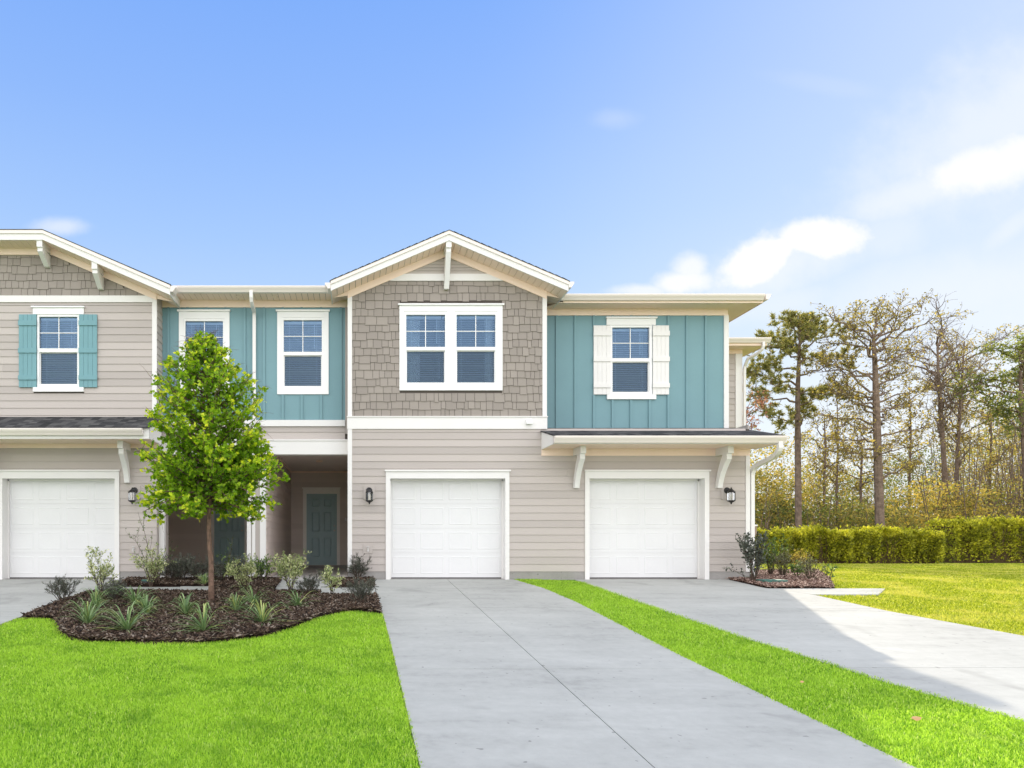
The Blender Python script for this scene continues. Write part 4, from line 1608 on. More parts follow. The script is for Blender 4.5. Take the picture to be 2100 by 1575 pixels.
# ---- porches
YP = 20.7
PW = X_(543)             # dividing wall, right face
PWL = X_(504)
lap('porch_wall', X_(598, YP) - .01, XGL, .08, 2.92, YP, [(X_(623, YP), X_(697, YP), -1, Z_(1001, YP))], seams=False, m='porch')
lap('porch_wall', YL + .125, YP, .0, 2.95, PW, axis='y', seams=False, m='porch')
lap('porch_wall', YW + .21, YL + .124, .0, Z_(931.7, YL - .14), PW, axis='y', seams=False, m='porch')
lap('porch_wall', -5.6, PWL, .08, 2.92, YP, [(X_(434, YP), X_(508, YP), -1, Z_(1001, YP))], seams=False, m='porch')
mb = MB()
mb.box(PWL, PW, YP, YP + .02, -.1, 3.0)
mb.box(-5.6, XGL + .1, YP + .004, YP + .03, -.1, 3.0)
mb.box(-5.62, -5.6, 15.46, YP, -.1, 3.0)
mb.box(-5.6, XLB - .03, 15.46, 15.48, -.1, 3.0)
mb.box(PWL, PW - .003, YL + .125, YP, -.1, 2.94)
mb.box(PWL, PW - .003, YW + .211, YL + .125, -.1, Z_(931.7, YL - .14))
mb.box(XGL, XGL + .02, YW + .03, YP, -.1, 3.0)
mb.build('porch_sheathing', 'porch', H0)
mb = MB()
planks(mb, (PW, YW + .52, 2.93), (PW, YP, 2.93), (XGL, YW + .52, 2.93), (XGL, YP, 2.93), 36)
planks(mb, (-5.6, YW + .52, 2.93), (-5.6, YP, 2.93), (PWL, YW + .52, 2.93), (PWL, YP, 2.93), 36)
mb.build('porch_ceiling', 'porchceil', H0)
mb = MB()
mb.box(-5.7, XGL + .1, YW + .5, YP + .3, 2.97, 3.0)
mb.build('porch_deck', 'backing', H0)
mb = MB()
mb.box(PW, XGL, YP - .03, YP - .001, Z_(970, YP), 2.925, .5)
mb.box(PW, PW + .03, YW + .5, YP - .03, Z_(970, YP), 2.925, .5)
mb.box(-5.6, PWL, YP - .03, YP - .001, Z_(970, YP), 2.925, .5)
mb.build('porch_trim', 'cream', H0)
# posts of the dividing wall
zbm = Z_(931.7, YL - .14)
for a, b, m_, yy in ((504, 512.5, 'white', YW + .16), (531, 543, 'white', YW + .16), (512.5, 531, 'siding', YW + .185)):
    mb = MB()
    mb.box(X_(a), X_(b), yy, YW + .21, -.03, zbm + .01, .5)
    mb.build('corner_board', m_, H0)
mb = MB()
mb.box(XLB + .002, X_(333), YW + .14, YW + .26, -.03, zbm, .5)
mb.build('porch_post', 'white', H0)
mb = MB()
mb.box(XLB - .004, XLB + .01, YW + .27, 15.46, -.03, 2.6, .5)
mb.box(XLB - .3, XLB - .004, 15.40, 15.455, -.03, 2.9, .5)
mb.build('porch_side_wall', 'siding', H0)
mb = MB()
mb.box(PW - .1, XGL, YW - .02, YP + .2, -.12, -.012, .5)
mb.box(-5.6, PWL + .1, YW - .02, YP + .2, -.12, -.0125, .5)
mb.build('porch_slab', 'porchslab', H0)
mb = MB()
mb.box(PW, X_(622, YP), YP - .012, YP, -.012, .08, .5)
mb.box(X_(698, YP), XGL, YP - .012, YP, -.012, .08, .5)
mb.box(X_(622, YP), X_(698, YP), YP - .05, YP, -.012, .075, .5)
mb.box(-5.6, PWL, YP - .0125, YP, -.012, .075, .5)
mb.build('porch_curb', 'foundation', H0)
mb = MB()
mb.lathe([(.09, 2.925), (.09, 2.90), (.06, 2.885)], X_(655, 18), 18.0, 16)
mb.build('porch_light', 'cream', H0)


def front_door(l, r, label):
    g = bpy.data.objects.new('front_door', None)
    COL.objects.link(g)
    g.parent = H0
    g['label'] = label
    y = YP
    X = lambda p: X_(p, y)
    zb, zt = .085, Z_(1013, y)
    fr = MB()
    w = .11
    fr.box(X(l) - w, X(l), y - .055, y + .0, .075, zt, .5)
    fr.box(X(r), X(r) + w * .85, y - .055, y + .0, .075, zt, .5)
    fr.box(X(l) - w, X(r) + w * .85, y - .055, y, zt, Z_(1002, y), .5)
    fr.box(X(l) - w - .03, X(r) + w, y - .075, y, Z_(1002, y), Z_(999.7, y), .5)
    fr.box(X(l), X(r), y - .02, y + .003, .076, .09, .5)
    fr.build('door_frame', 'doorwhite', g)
    mb = MB()
    a, b = X(l), X(r)
    yd = y - .042
    cx = [(a + .12, a + .385), (a + .53, a + .795)]
    hh = zt - zb
    rows_ = [(.125, .41), (.50, .80), (.86, .965)]
    rows_ = [(zb + hh * .115, zb + hh * .385), (zb + hh * .47, zb + hh * .745), (zb + hh * .82, zb + hh * .93)]
    pan = [(p, q, c, d) for p, q in cx for c, d in rows_]
    W_ = b - a
    pan = [(a + W_ * f0, a + W_ * f1, c, d) for f0, f1 in ((.175, .43), (.57, .82)) for c, d in rows_]
    for p, q, c, d in holes_rects(a, b, zb, zt, pan):
        mb.box(p, q, yd, y + .0, c, d, .5)
    for p, q, c, d in pan:
        e = .03
        R = [(p, c), (q, c), (q, d), (p, d)]
        S = [(p + e, c + e), (q - e, c + e), (q - e, d - e), (p + e, d - e)]
        for j in range(4):
            j2 = (j + 1) % 4
            mb.face((R[j][0], yd, R[j][1]), (R[j2][0], yd, R[j2][1]), (S[j2][0], yd + .030, S[j2][1]), (S[j][0], yd + .030, S[j][1]), c=.5)
        mb.face(*[(s[0], yd + .030, s[1]) for s in S], c=.5)
        mb.box(p + .055, q - .055, yd + .010, yd + .029, c + .055, d - .055, .5)
    mb.build('door_panel', 'door', g, recalc=False)
    for zz, rr in ((Z_(1078.5, y), .022), (Z_(1088, y), .03)):
        mb = MB()
        xk = b - .075
        mb.tube([(xk, yd, zz), (xk, yd - .012, zz)], rr, 14)
        mb.tube([(xk, yd - .012, zz), (xk, yd - .045, zz)], rr * .45, 10)
        if rr > .025:
            mb.tube([(xk, yd - .04, zz), (xk, yd - .05, zz), (xk, yd - .075, zz)], [.02, .028, .018], 12)
        mb.build('door_knob' if rr > .025 else 'deadbolt', 'metal', g)


front_door(629, 691, 'slate teal six panel door of the right porch')
front_door(440, 502, 'slate teal six panel door behind the young tree')
mb = MB()
mb.box(X_(708, 20.6), X_(710.5, 20.6), 20.66, 20.7, Z_(1068, 20.6), Z_(1062, 20.6), .5)
mb.build('doorbell', 'vinyl', H0)


# ---- lanterns, hose bibs, vent
def lantern(px, py, label):
    g = bpy.data.objects.new('wall_lantern', None)
    COL.objects.link(g)
    g.parent = H0
    g['label'] = label
    x, z = X_(px), Z_(py)          # backplate centre
    mb = MB()
    mb.box(x - .12, x + .12, YW - .028, YW, z - .19, z + .10, .5)
    mb.build('mounting_block', 'siding', g)
    mb = MB()
    yb_ = YW - .028
    mb.tube([(x, yb_, z), (x, yb_ - .012, z), (x, yb_ - .03, z)], [.068, .066, .045], 20)
    yl = YW - .19
    mb.tube([(x, yb_ - .02, z), (x, yl + .04, z + .012), (x, yl, z + .0)], [.016, .014, .014], 8)
    mb.build('backplate', 'black', g)
    mb = MB()
    zt_ = z - .055
    mb.lathe([(.082, zt_), (.086, zt_ + .006), (.055, zt_ + .045), (.034, zt_ + .058), (.026, zt_ + .075), (.012, zt_ + .082), (.016, zt_ + .095), (.006, zt_ + .108)], x, yl, 8)
    zb_ = zt_ - .165
    mb.lathe([(.086, zb_), (.086, zb_ - .008), (.06, zb_ - .03), (.02, zb_ - .05), (.014, zb_ - .075), (.004, zb_ - .085)], x, yl, 8)
    for k in range(8):
        a = 2 * pi * (k + .5) / 8
        cx, cy = x + .076 * cos(a), yl + .076 * sin(a)
        mb.tube([(cx, cy, zb_), (cx, cy, zt_)], .0045, 5)
    mb.build('lantern_cage', 'black', g)
    mb = MB()
    mb.lathe([(.070, zb_ + .001), (.070, zt_ - .001)], x, yl, 8)
    mb.build('lantern_glass', 'lampglass', g, recalc=False)
    mb = MB()
    for k in range(3):
        a = 2 * pi * k / 3
        mb.tube([(x + .02 * cos(a), yl + .02 * sin(a), zb_), (x + .02 * cos(a), yl + .02 * sin(a), zb_ + .11), (x + .02 * cos(a), yl + .02 * sin(a), zb_ + .125)], [.008, .008, .003], 6)
    mb.build('candle_sleeves', 'candle', g)


lantern(757, 1006, 'black wall lantern between the porch and the middle garage')
lantern(1489.5, 1006, 'black wall lantern beside the right corner')
lantern(277, 1006, 'black wall lantern between the left garage and the young tree')


def hosebib(px, py):
    g = bpy.data.objects.new('hose_bib', None)
    COL.objects.link(g)
    g.parent = H0
    x, z = X_(px), Z_(py)
    mb = MB()
    mb.box(x - .10, x + .10, YW - .026, YW, z - .10, z + .10, .5)
    mb.build('mounting_block', 'siding', g)
    mb = MB()
    mb.tube([(x, YW - .026, z), (x, YW - .09, z), (x, YW - .12, z - .03), (x, YW - .125, z - .06)], [.014, .013, .013, .016], 8)
    mb.tube([(x, YW - .07, z), (x, YW - .08, z + .04)], .006, 6)
    mb.tube([(x - .03, YW - .08, z + .04), (x + .03, YW - .08, z + .04)], .009, 6)
    mb.build('tap', 'metal', g)


hosebib(754.5, 1125)
hosebib(276, 1125)
mb = MB()
vx, vz = X_(1083), Z_(866)
mb.prism([(YW - .032, vz - .05), (YW - .12, vz - .05), (YW - .12, vz - .02), (YW - .05, vz + .05), (YW - .032, vz + .05)], 'x', vx - .06, vx + .07)
mb.build('vent_hood', 'vinyl', H0)

# ------------------------------------------------------------ things on the ground
v = thing('valve_box', 'green lidded round valve box in the mulch before the left corner', 'valve box', (*gp(303, 1201), 0))
vx, vy = gp(303, 1201)
mb = MB()
mb.lathe([(.13, gz(vy) - .05), (.11, gz(vy) + .075)], vx, vy, 16)
mb.build('body', 'greybox', v)
mb = MB()
mb.lathe([(.125, gz(vy) + .076), (.125, gz(vy) + .095), (.115, gz(vy) + .1)], vx, vy, 16)
mb.build('lid', 'greenlid', v)
mb = MB()
x0, y0 = gp(1558, 1196)
x0 = X_(1558, 13.9)
mb.box(x0, x0 + .48, 13.75, 14.05, -.1, .02, .5)
mb.box(x0 + .18, x0 + .28, 13.72, 13.75, -.03, .015, .5)
tag(mb.build('valve_cover', 'greenlid'), 'flat green rectangular valve cover in the side mulch bed', 'valve cover')
u = thing('utility_post', 'tan utility box on a post beyond the right corner', 'utility box', (X_(1546, 20), 20, 0))
xx = X_(1546, 20)
mb = MB()
mb.box(xx - .03, xx + .03, 20.0, 20.06, -.1, Z_(1098, 20), .5)
mb.build('post', 'greybox', u)
mb = MB()
mb.box(xx - .06, xx + .06, 19.95, 20.1, Z_(1098, 20), Z_(1079, 20), .5)
mb.build('box', 'brownbox', u)
mb = MB()
mb.box(xx - .07, xx + .07, 19.93, 20.12, Z_(1079, 20), Z_(1076, 20), .5)
mb.build('cap', 'vinyl', u)


# ------------------------------------------------------------ leaves
def leafcards(centers, dirs, size, tmpl, tris, rnd, droop=0.0):
    """centers (n,3), dirs (n,3) leaf long axis, size (n,), tmpl (k,3) in (side, along, normal)"""
    n = len(centers)
    d = dirs / np.maximum(np.linalg.norm(dirs, axis=1, keepdims=True), 1e-6)
    r = rng.normal(size=(n, 3))
    s = np.cross(d, r)
    s /= np.maximum(np.linalg.norm(s, axis=1, keepdims=True), 1e-6)
    nn = np.cross(s, d)
    V = centers[:, None, :] + size[:, None, None] * (tmpl[None, :, 0, None] * s[:, None] + tmpl[None, :, 1, None] * d[:, None] + tmpl[None, :, 2, None] * nn[:, None])
    T = ((np.arange(n) * len(tmpl))[:, None, None] + tris[None]).reshape(-1, 3)
    return V.reshape(-1, 3), T, np.repeat(rnd, len(tmpl))


LOBED = np.array([(0, .12, 0), (.12, .02, 0), (.5, .12, .06), (.30, .42, .02), (.42, .78, .08), (.14, .72, .02), (0, 1.0, .03), (-.14, .72, .02), (-.42, .78, .08), (-.30, .42, .02), (-.5, .12, .06), (-.12, .02, 0)])
LOBED_T = np.array([(0, i, i + 1) for i in range(1, 11)])
OVAL = np.array([(0, 0, 0), (.22, .35, .05), (.18, .7, .05), (0, 1, 0), (-.18, .7, .05), (-.22, .35, .05)])
OVAL_T = np.array([(0, 1, 2), (0, 2, 3), (0, 3, 4), (0, 4, 5)])
QUAD = np.array([(-.32, 0, 0), (.32, 0, 0), (.2, 1, .1), (-.2, 1, .1)])
QUAD_T = np.array([(0, 1, 2), (0, 2, 3)])
NEED = np.array([(-.05, 0, 0), (.05, 0, 0), (0, 1, 0)])
NEED_T = np.array([(0, 1, 2)])


def branch(mb, p, d, L, r, depth, tips, nseg=5, wob=.18, up=.05, kids=(3, 4), spread=.8, shrink=.6, minr=.002, seg=5, kid_from=.3, decay=.75):
    p = Vector(p)
    d = Vector(d).normalized()
    path, rad = [p.copy()], [r]
    for i in range(nseg):
        d = (d + Vector((random.gauss(0, wob), random.gauss(0, wob), random.gauss(0, wob) + up))).normalized()
        p = p + d * (L / nseg)
        path.append(p.copy())
        rad.append(max(r * (1 - decay * (i + 1) / nseg), minr))
    mb.tube(path, rad, seg if depth > 0 else 3, cap=False)
    tips.append((path, depth))
    if depth > 0:
        for k in range(random.randint(*kids)):
            t = random.uniform(kid_from, 1.0)
            f = t * nseg
            i = min(int(f), nseg - 1)
            q = path[i].lerp(path[i + 1], f - i)
            base = (path[i + 1] - path[i]).normalized()
            rd = Vector((random.gauss(0, 1), random.gauss(0, 1), random.gauss(0, 1)))
            rd = (rd - base * rd.dot(base)).normalized()
            nd = base * (1 - spread * .5) + rd * spread
            branch(mb, q, nd, L * shrink * random.uniform(.7, 1.15), max(rad[i] * .6, minr), depth - 1, tips, max(3, nseg - 1), wob, up, kids, spread, shrink, minr, seg, .2, decay)


# ---- the young tree in the bed
tx, ty = gp(433, 1243)
tz = gz(ty)
t = thing('young_tree', 'young leafy bright green tree with a slim reddish trunk in the mulch bed', 'tree', (tx, ty, tz))
SC = ty / F
mbw = MB()
trunk = []
for py, px, r in ((1246, 434, .066), (1200, 433.5, .055), (1150, 432.5, .052), (1120, 430, .05), (1085, 428, .047), (1040, 430, .042), (960, 431, .034), (880, 428, .026), (800, 425, .018), (740, 422, .011), (695, 421, .005)):
    trunk.append(((px - 723) * SC, ty + random.uniform(-.015, .015), CAMZ + (1110 - py) * SC))
mbw.tube(trunk, [.058, .047, .043, .041, .039, .036, .030, .026, .018, .011, .005], 10)
env_py = [676, 705, 724, 746, 762, 779, 793, 812, 834, 861, 888, 916, 943, 970, 998, 1020, 1036, 1052, 1066, 1086]
env_l = [418, 389, 373, 346, 330, 318, 316, 322, 326, 312, 303, 294, 297, 312, 297, 302, 297, 300, 316, 346]
env_r = [427, 441, 479, 487, 482, 515, 537, 532, 524, 538, 530, 541, 552, 578, 586, 587, 561, 534, 532, 500]
tips = []
pts_c, pts_d, pts_r = [], [], []


def env(z, ang):
    py = 1110 - (z - CAMZ) / SC
    l = np.interp(py, env_py, env_l)
    r = np.interp(py, env_py, env_r)
    cxp = 428
    rr, rl = (r - cxp) * SC, (cxp - l) * SC
    c = cos(ang)
    side = rr if c > 0 else rl
    avg = (rr + rl) / 2
    return abs(c) * side + (1 - abs(c)) * avg * .95


for k in range(190):
    f = (k + .5) / 150 if k < 150 else random.uniform(.06, .3)
    z0 = CAMZ + (1110 - (1046 - 354 * f ** 1.02)) * SC
    ang = k * 2.39996 + random.uniform(-.3, .3)
    if k >= 150:
        ang = random.gauss(0, .7) if k % 3 else random.gauss(pi, .7)
    # find reach: branch rises at ~40 degrees
    rise = random.uniform(.35, .9) * (1.0 if f > .25 else .45)
    if f < .12:
        rise = random.uniform(-.45, .12)
    R = .1
    while R < 1.5 and R < env(min(z0 + R * rise, 4.27), ang) * random.uniform(.97, 1.10):
        R += .03
    i = int(np.clip(np.searchsorted([q[2] for q in trunk], z0), 1, len(trunk) - 1))
    base = Vector((np.interp(z0, [q[2] for q in trunk], [q[0] for q in trunk]), ty, z0))
    end = base + Vector((cos(ang) * R, sin(ang) * R, R * rise))
    n = 6
    path = []
    for j in range(n + 1):
        s = j / n
        q = base.lerp(end, s)
        q.z += (-.12 if f > .12 else .10) * R * sin(pi * s)
        q += Vector((random.gauss(0, .012), random.gauss(0, .012), random.gauss(0, .01))) * (1 if 0 < j < n else 0)
        path.append(q)
    mbw.tube(path, [max(.012 * R + .006 - .003 * j * (.6 + R) / 2, .0025) for j in range(n + 1)], 5, cap=False)
    # side twigs
    nt = int(7 + R * 15)
    for m_ in range(nt):
        s = random.uniform(.22, 1.0)
        j = min(int(s * n), n - 1)
        q = path[j].lerp(path[j + 1], s * n - j)
        od = Vector((cos(ang), sin(ang), .35))
        rd = Vector((random.gauss(0, 1), random.gauss(0, 1), random.gauss(.15, .8)))
        dd = (od * .7 + rd).normalized()
        L = random.uniform(.10, .26)
        e = q + dd * L
        mbw.tube([q, q.lerp(e, .5) + Vector((0, 0, .01)), e], [.0035, .0025, .0015], 3, cap=False)
        nl = random.randint(5, 9) + (3 if f < .4 else 0)
        hi = random.random()
        for w_ in range(nl):
            u_ = (w_ + .8) / nl
            c = q.lerp(e, u_)
            ld = (dd * .5 + Vector((random.gauss(0, .8), random.gauss(0, .8), random.gauss(-.1, .6))))
            pts_c.append(tuple(c))
            pts_d.append(tuple(ld))
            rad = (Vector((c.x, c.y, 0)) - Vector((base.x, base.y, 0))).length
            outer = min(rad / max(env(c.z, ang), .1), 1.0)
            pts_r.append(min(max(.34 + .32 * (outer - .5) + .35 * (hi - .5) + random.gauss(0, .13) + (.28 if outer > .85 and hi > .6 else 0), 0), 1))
mbw.build('trunk', 'bark', t, smooth=True)
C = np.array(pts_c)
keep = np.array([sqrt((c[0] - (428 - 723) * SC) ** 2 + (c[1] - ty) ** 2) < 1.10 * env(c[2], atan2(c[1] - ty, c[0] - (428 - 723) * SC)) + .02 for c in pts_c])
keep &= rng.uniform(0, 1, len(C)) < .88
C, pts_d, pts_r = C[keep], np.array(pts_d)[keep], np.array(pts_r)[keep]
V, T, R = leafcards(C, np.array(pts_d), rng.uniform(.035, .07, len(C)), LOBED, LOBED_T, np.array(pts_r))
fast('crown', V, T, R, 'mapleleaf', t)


# ---- bed plants
def strap_plant(px, py, rad, h, n, label, yellow=.05):
    x, y = gp(px, py)
    z = gz(y) + .03
    t = thing('strap_leaf_plant', label, 'plant', (x, y, z), 'strap leaf plants in the mulch bed')
    Vs, Ts, Rs = [], [], []
    k = 0
    for i in range(n):
        a = random.uniform(0, 2 * pi)
        L = random.uniform(.65, 1.1)
        hr = h * random.uniform(.15, 1.2)
        rr = rad * random.uniform(.7, 1.5)
        if random.random() < .3:
            rr *= .4
            hr *= 1.15
        w = random.uniform(.006, .011)
        sx, sy = -sin(a) * w, cos(a) * w
        seg = 7
        bend = random.uniform(-.5, .5)
        c = random.uniform(.0, .9)
        if random.random() < yellow:
            c = 1.0
        for j in range(seg + 1):
            s = j / seg
            aa = a + bend * s * .5
            q = (x + cos(aa) * rr * s, y + sin(aa) * rr * s, z + hr * (1 - (1 - 1.35 * s) ** 2) * (1.0 if s < .74 else 1.0 - (s - .74) * .6))
            q = (q[0], q[1], max(q[2], z - .01))
            ww = (1 - s ** 3) if j < seg else .05
            Vs += [(q[0] + sx * ww, q[1] + sy * ww, q[2]), (q[0], q[1], q[2] - w * .5 * ww), (q[0] - sx * ww, q[1] - sy * ww, q[2])]
            Rs += [c, c * .8, c]
            if j:
                for e in (0, 1):
                    b = k + (j - 1) * 3 + e
                    Ts += [(b, b + 1, b + 4), (b, b + 4, b + 3)]
        k += (seg + 1) * 3
    o = fast('leaves', np.array(Vs), np.array(Ts), np.array(Rs), 'strap', t)
    return t


straps = [(180, 1291, .34, .30, 'strap leaf plant with yellow leaf, farthest left in the bed', .1),
          (261, 1304, .40, .30, 'broad strap leaf plant at the front edge of the mulch, left side', .05),
          (197, 1252, .28, .26, 'small strap leaf plant below the pale leafed shrub on the left', .08),
          (277, 1249, .36, .28, 'arching strap leaf plant in the left middle of the bed', .05),
          (300, 1268, .26, .24, 'narrow strap leaf plant right behind the front left clump', .05),
          (381, 1270, .26, .28, 'upright strap leaf plant left of the tree trunk', .08),
          (418, 1304, .40, .30, 'broad strap leaf plant at the front edge below the tree trunk', .05),
          (484, 1262, .24, .22, 'small strap leaf plant just right of the tree trunk', .08),
          (519, 1246, .32, .28, 'tall strap leaf plant right of the tree trunk', .05),
          (538, 1288, .42, .28, 'broad strap leaf plant with yellowed base at the front right', .15),
          (611, 1251, .28, .22, 'thin strap leaf plant nearest the lawn bulge on the right', .1),
          (420, 1204, .22, .20, 'pale strap leaf plant directly behind the trunk', .3)]
for px, py, rr, hh, lab, ye in straps:
    strap_plant(px, py, rr, hh, random.randint(48, 64), lab, ye)


def shrub(name, px, py, w, h, m, leaf, size, nstem, label, group, dirs=None, up=.12, kids=(3, 5), dens=16, pos=None, lean=(0, 0), spread=.7, tm=None):
    if pos is None:
        x, y = gp(px, py)
    else:
        x, y = pos
    z = gz(y) + .02
    if group.startswith('shrubs of the sunlit'):
        w, h, dens = w * .95, h * 1.05, dens * .62
    else:
        w, h = w * (1.15 if leaf == 'varieg' else 1.4), h * 1.12
    t = thing(name, label, 'shrub', (x, y, z), group)
    mbs = MB()
    tp = []
    for i in range(nstem):
        a = 2 * pi * i / nstem + random.uniform(-.5, .5)
        k = w / max(h, .01) * .62
        d = Vector((cos(a) * k * random.uniform(.3, 1.1) + lean[0], sin(a) * k * random.uniform(.3, 1.1) + lean[1], 1))
        branch(mbs, (x + cos(a) * .02, y + sin(a) * .02, z), d, h * random.uniform(.65, 1.0), .006 + .006 * h, 2, tp, 5, .14, up, kids, spread, .5, .0015, 4, .25)
    if dirs:
        for d, L in dirs:
            branch(mbs, (x, y, z + .05), d, L, .009, 1, tp, 7, .08, .02, (5, 7), .55, .28, .002, 4, .3)
    mbs.build('stems', 'twig', t)
    c, dd, rr = [], [], []
    for path, dep in tp:
        Lp = sum((b - a).length for a, b in zip(path, path[1:]))
        n = int((3.3 if leaf == 'varieg' else 2.6) * dens * Lp / (.10 if dep == 0 else .22))
        n = max(n, 2)
        cr = random.uniform(-.25, .25)
        for _ in range(n):
            s = random.uniform(.15 if dep else 0, 1) * (len(path) - 1)
            i = min(int(s), len(path) - 2)
            p = path[i].lerp(path[i + 1], s - i)
            bd = (path[i + 1] - path[i]).normalized()
            c.append(tuple(p + Vector((random.gauss(0, 1), random.gauss(0, 1), random.gauss(0, 1))) * size * .25))
            dd.append(tuple(bd * .7 + Vector((random.gauss(0, .6), random.gauss(0, .6), random.gauss(.1, .6)))))
            rr.append(min(max(random.gauss(.5, .25) + cr, 0), 1))
    tmpl, tri = (OVAL, OVAL_T) if tm is None else tm
    V, T, R = leafcards(np.array(c), np.array(dd), rng.uniform(.7, 1.35, len(c)) * size, tmpl, tri, np.array(rr))
    fast('leaves', V, T, R, leaf, t)
    return t


gv = 'variegated shrubs along the walk'
shrub('variegated_shrub', 206, 1216, .34, .55, None, 'varieg', .045, 7, 'pale variegated shrub with a long shoot reaching over the left garage door', gv, [((-.32, -.1, .5), .72), ((.8, 0, .45), .45)], dens=2.0, kids=(3, 4))
shrub('variegated_shrub', 309, 1208, .36, .62, None, 'varieg', .042, 8, 'tall pale variegated shrub in front of the left corner', gv, [((-.3, 0, .9), .8), ((.12, 0, .9), .7)], dens=2.1, kids=(3, 4))
shrub('variegated_shrub', 497, 1212, .42, .48, None, 'varieg', .042, 9, 'dense cream leafed shrub just right of the tree trunk', gv, dens=2.6, kids=(3, 4))
shrub('variegated_shrub', 596, 1216, .34, .58, None, 'varieg', .046, 7, 'pale variegated shrub before the right porch step', gv, [((.34, 0, .8), .66), ((-.3, 0, .8), .55)], dens=2.1, kids=(3, 4))
shrub('variegated_shrub', 681, 1224, .26, .36, None, 'varieg', .042, 6, 'small pale shrub at the bend of the walk', gv, [((-.45, 0, .8), .38)], dens=2.4, kids=(3, 4))
gd = 'dark low shrubs in the mulch bed'
nd = (NEED * np.array([2.4, 1, 1]), NEED_T)
for px, py, w, h, lab in [(129, 1241, .42, .33, 'round dark needle leafed shrub at the left tip of the bed beside the drive'),
                          (231, 1238, .36, .30, 'dark shrub between the left drive and the tall pale shrub'),
                          (373, 1196, .40, .40, 'dark shrub on the walk side left of the trunk'),
                          (634, 1226, .42, .32, 'dark feathery shrub between two pale shrubs on the right'),
                          (741, 1246, .44, .34, 'dark feathery shrub at the right tip of the bed beside the drive'),
                          (733, 1192, .32, .36, 'dark feathery shrub against the foundation by the porch corner'),
                          (352, 1184, .48, .42, 'dark shrub at the foot of the left porch post'),
                          (408, 1182, .50, .40, 'dark shrub directly behind the young tree trunk, left side'),
                          (447, 1182, .55, .40, 'dark shrub mass before the left porch door'),
                          (487, 1184, .48, .42, 'dark shrub between the trunk and the white porch post')]:
    shrub('dark_shrub', px, py, w, h, None, 'darkleaf', .024, 13, lab, gd, dens=9, kids=(4, 5), tm=nd, pos=None if py > 1190 else (X_(px, 14.1), 14.1))
shrub('green_shrub', 540, 1184, .40, .42, None, 'greenleaf', .045, 8, 'green and grey leafed shrub at the foot of the white porch post', 'green shrubs by the walls', dens=2.6, pos=(X_(540, 14.1), 14.1))
shrub('sparse_shrub', 300, 1190, .30, .45, None, 'greenleaf', .040, 3, 'sparse twiggy shrub with long bare shoots before the left corner', 'green shrubs by the walls',
      [((-.45, 0, .8), 1.05), ((-.2, .05, 1), 1.5), ((.45, 0, .9), .9)], dens=.9, pos=(X_(322, 13.9), 13.9), kids=(2, 3))
shrub('sparse_shrub', 470, 1180, .3, .4, None, 'greenleaf', .045, 3, 'sparse light green sapling before the left porch door', 'green shrubs by the walls',
      [((.15, 0, 1), .9)], dens=1.2, pos=(X_(462, 14.0), 14.0), kids=(2, 3))
# right bed
gr_ = 'shrubs of the sunlit side bed'
shrub('upright_shrub', 1541, 1205, .34, .80, None, 'darkleaf', .045, 10, 'tall dark upright shrub at the right corner with a low branch to the left', gr_, [((-.85, -.05, .42), .62)], up=.16, dens=3.2, spread=.45, pos=(X_(1545, 14.0), 14.0), tm=(OVAL * np.array([1.3, 1, 1]), OVAL_T))
shrub('green_shrub', 1577, 1190, .42, .72, None, 'greenleaf', .05, 8, 'yellow green leafed shrub just behind the tall corner shrub', gr_, dens=2.0, pos=(X_(1580, 15.6), 15.6))
shrub('twiggy_shrub', 1607, 1190, .55, .48, None, 'greyleaf', .030, 12, 'twiggy grey green shrub behind the green valve cover', gr_, dens=2.0, pos=(X_(1606, 15.0), 15.0))
shrub('twiggy_shrub', 1663, 1200, .50, .42, None, 'greyleaf', .030, 12, 'low twiggy shrub near the end of the side mulch bed', gr_, dens=2.0, pos=(X_(1662, 14.3), 14.3))
shrub('twiggy_shrub', 1640, 1170, .6, .45, None, 'woodleaf', .035, 10, 'brownish dry shrub close to the hedge foot', gr_, dens=2.5, pos=(X_(1640, 18), 18.0))
shrub('thin_plant', 1700, 1190, .10, .34, None, 'greenleaf', .07, 3, 'thin single upright plant where the side lawn begins', gr_, dens=2.0, pos=(X_(1700, 14.3), 14.3), kids=(1, 2))
shrub('green_shrub', 1630, 1180, .30, .26, None, 'greenleaf', .06, 6, 'small bright green plant between the twiggy shrubs', gr_, dens=2.2, pos=(X_(1636, 14.9), 14.9))

# fallen leaves
for px, py, lab in [(1868, 1487, 'curled tan fallen leaf on the grass strip, nearest the camera'), (1640, 1411, 'small tan fallen leaf halfway down the grass strip')]:
    x, y = gp(px, py)
    V, T, R = leafcards(np.array([[x, y, gz(y) + .035]]), np.array([[1.0, -.3, .15]]), np.array([.075 if px > 1800 else .04]), OVAL * np.array([1.6, 1, 2]), OVAL_T, np.array([.5]))
    tag(fast('fallen_leaf', V, T, R, 'dryleaf'), lab, 'leaf', 'fallen leaves on the grass strip')

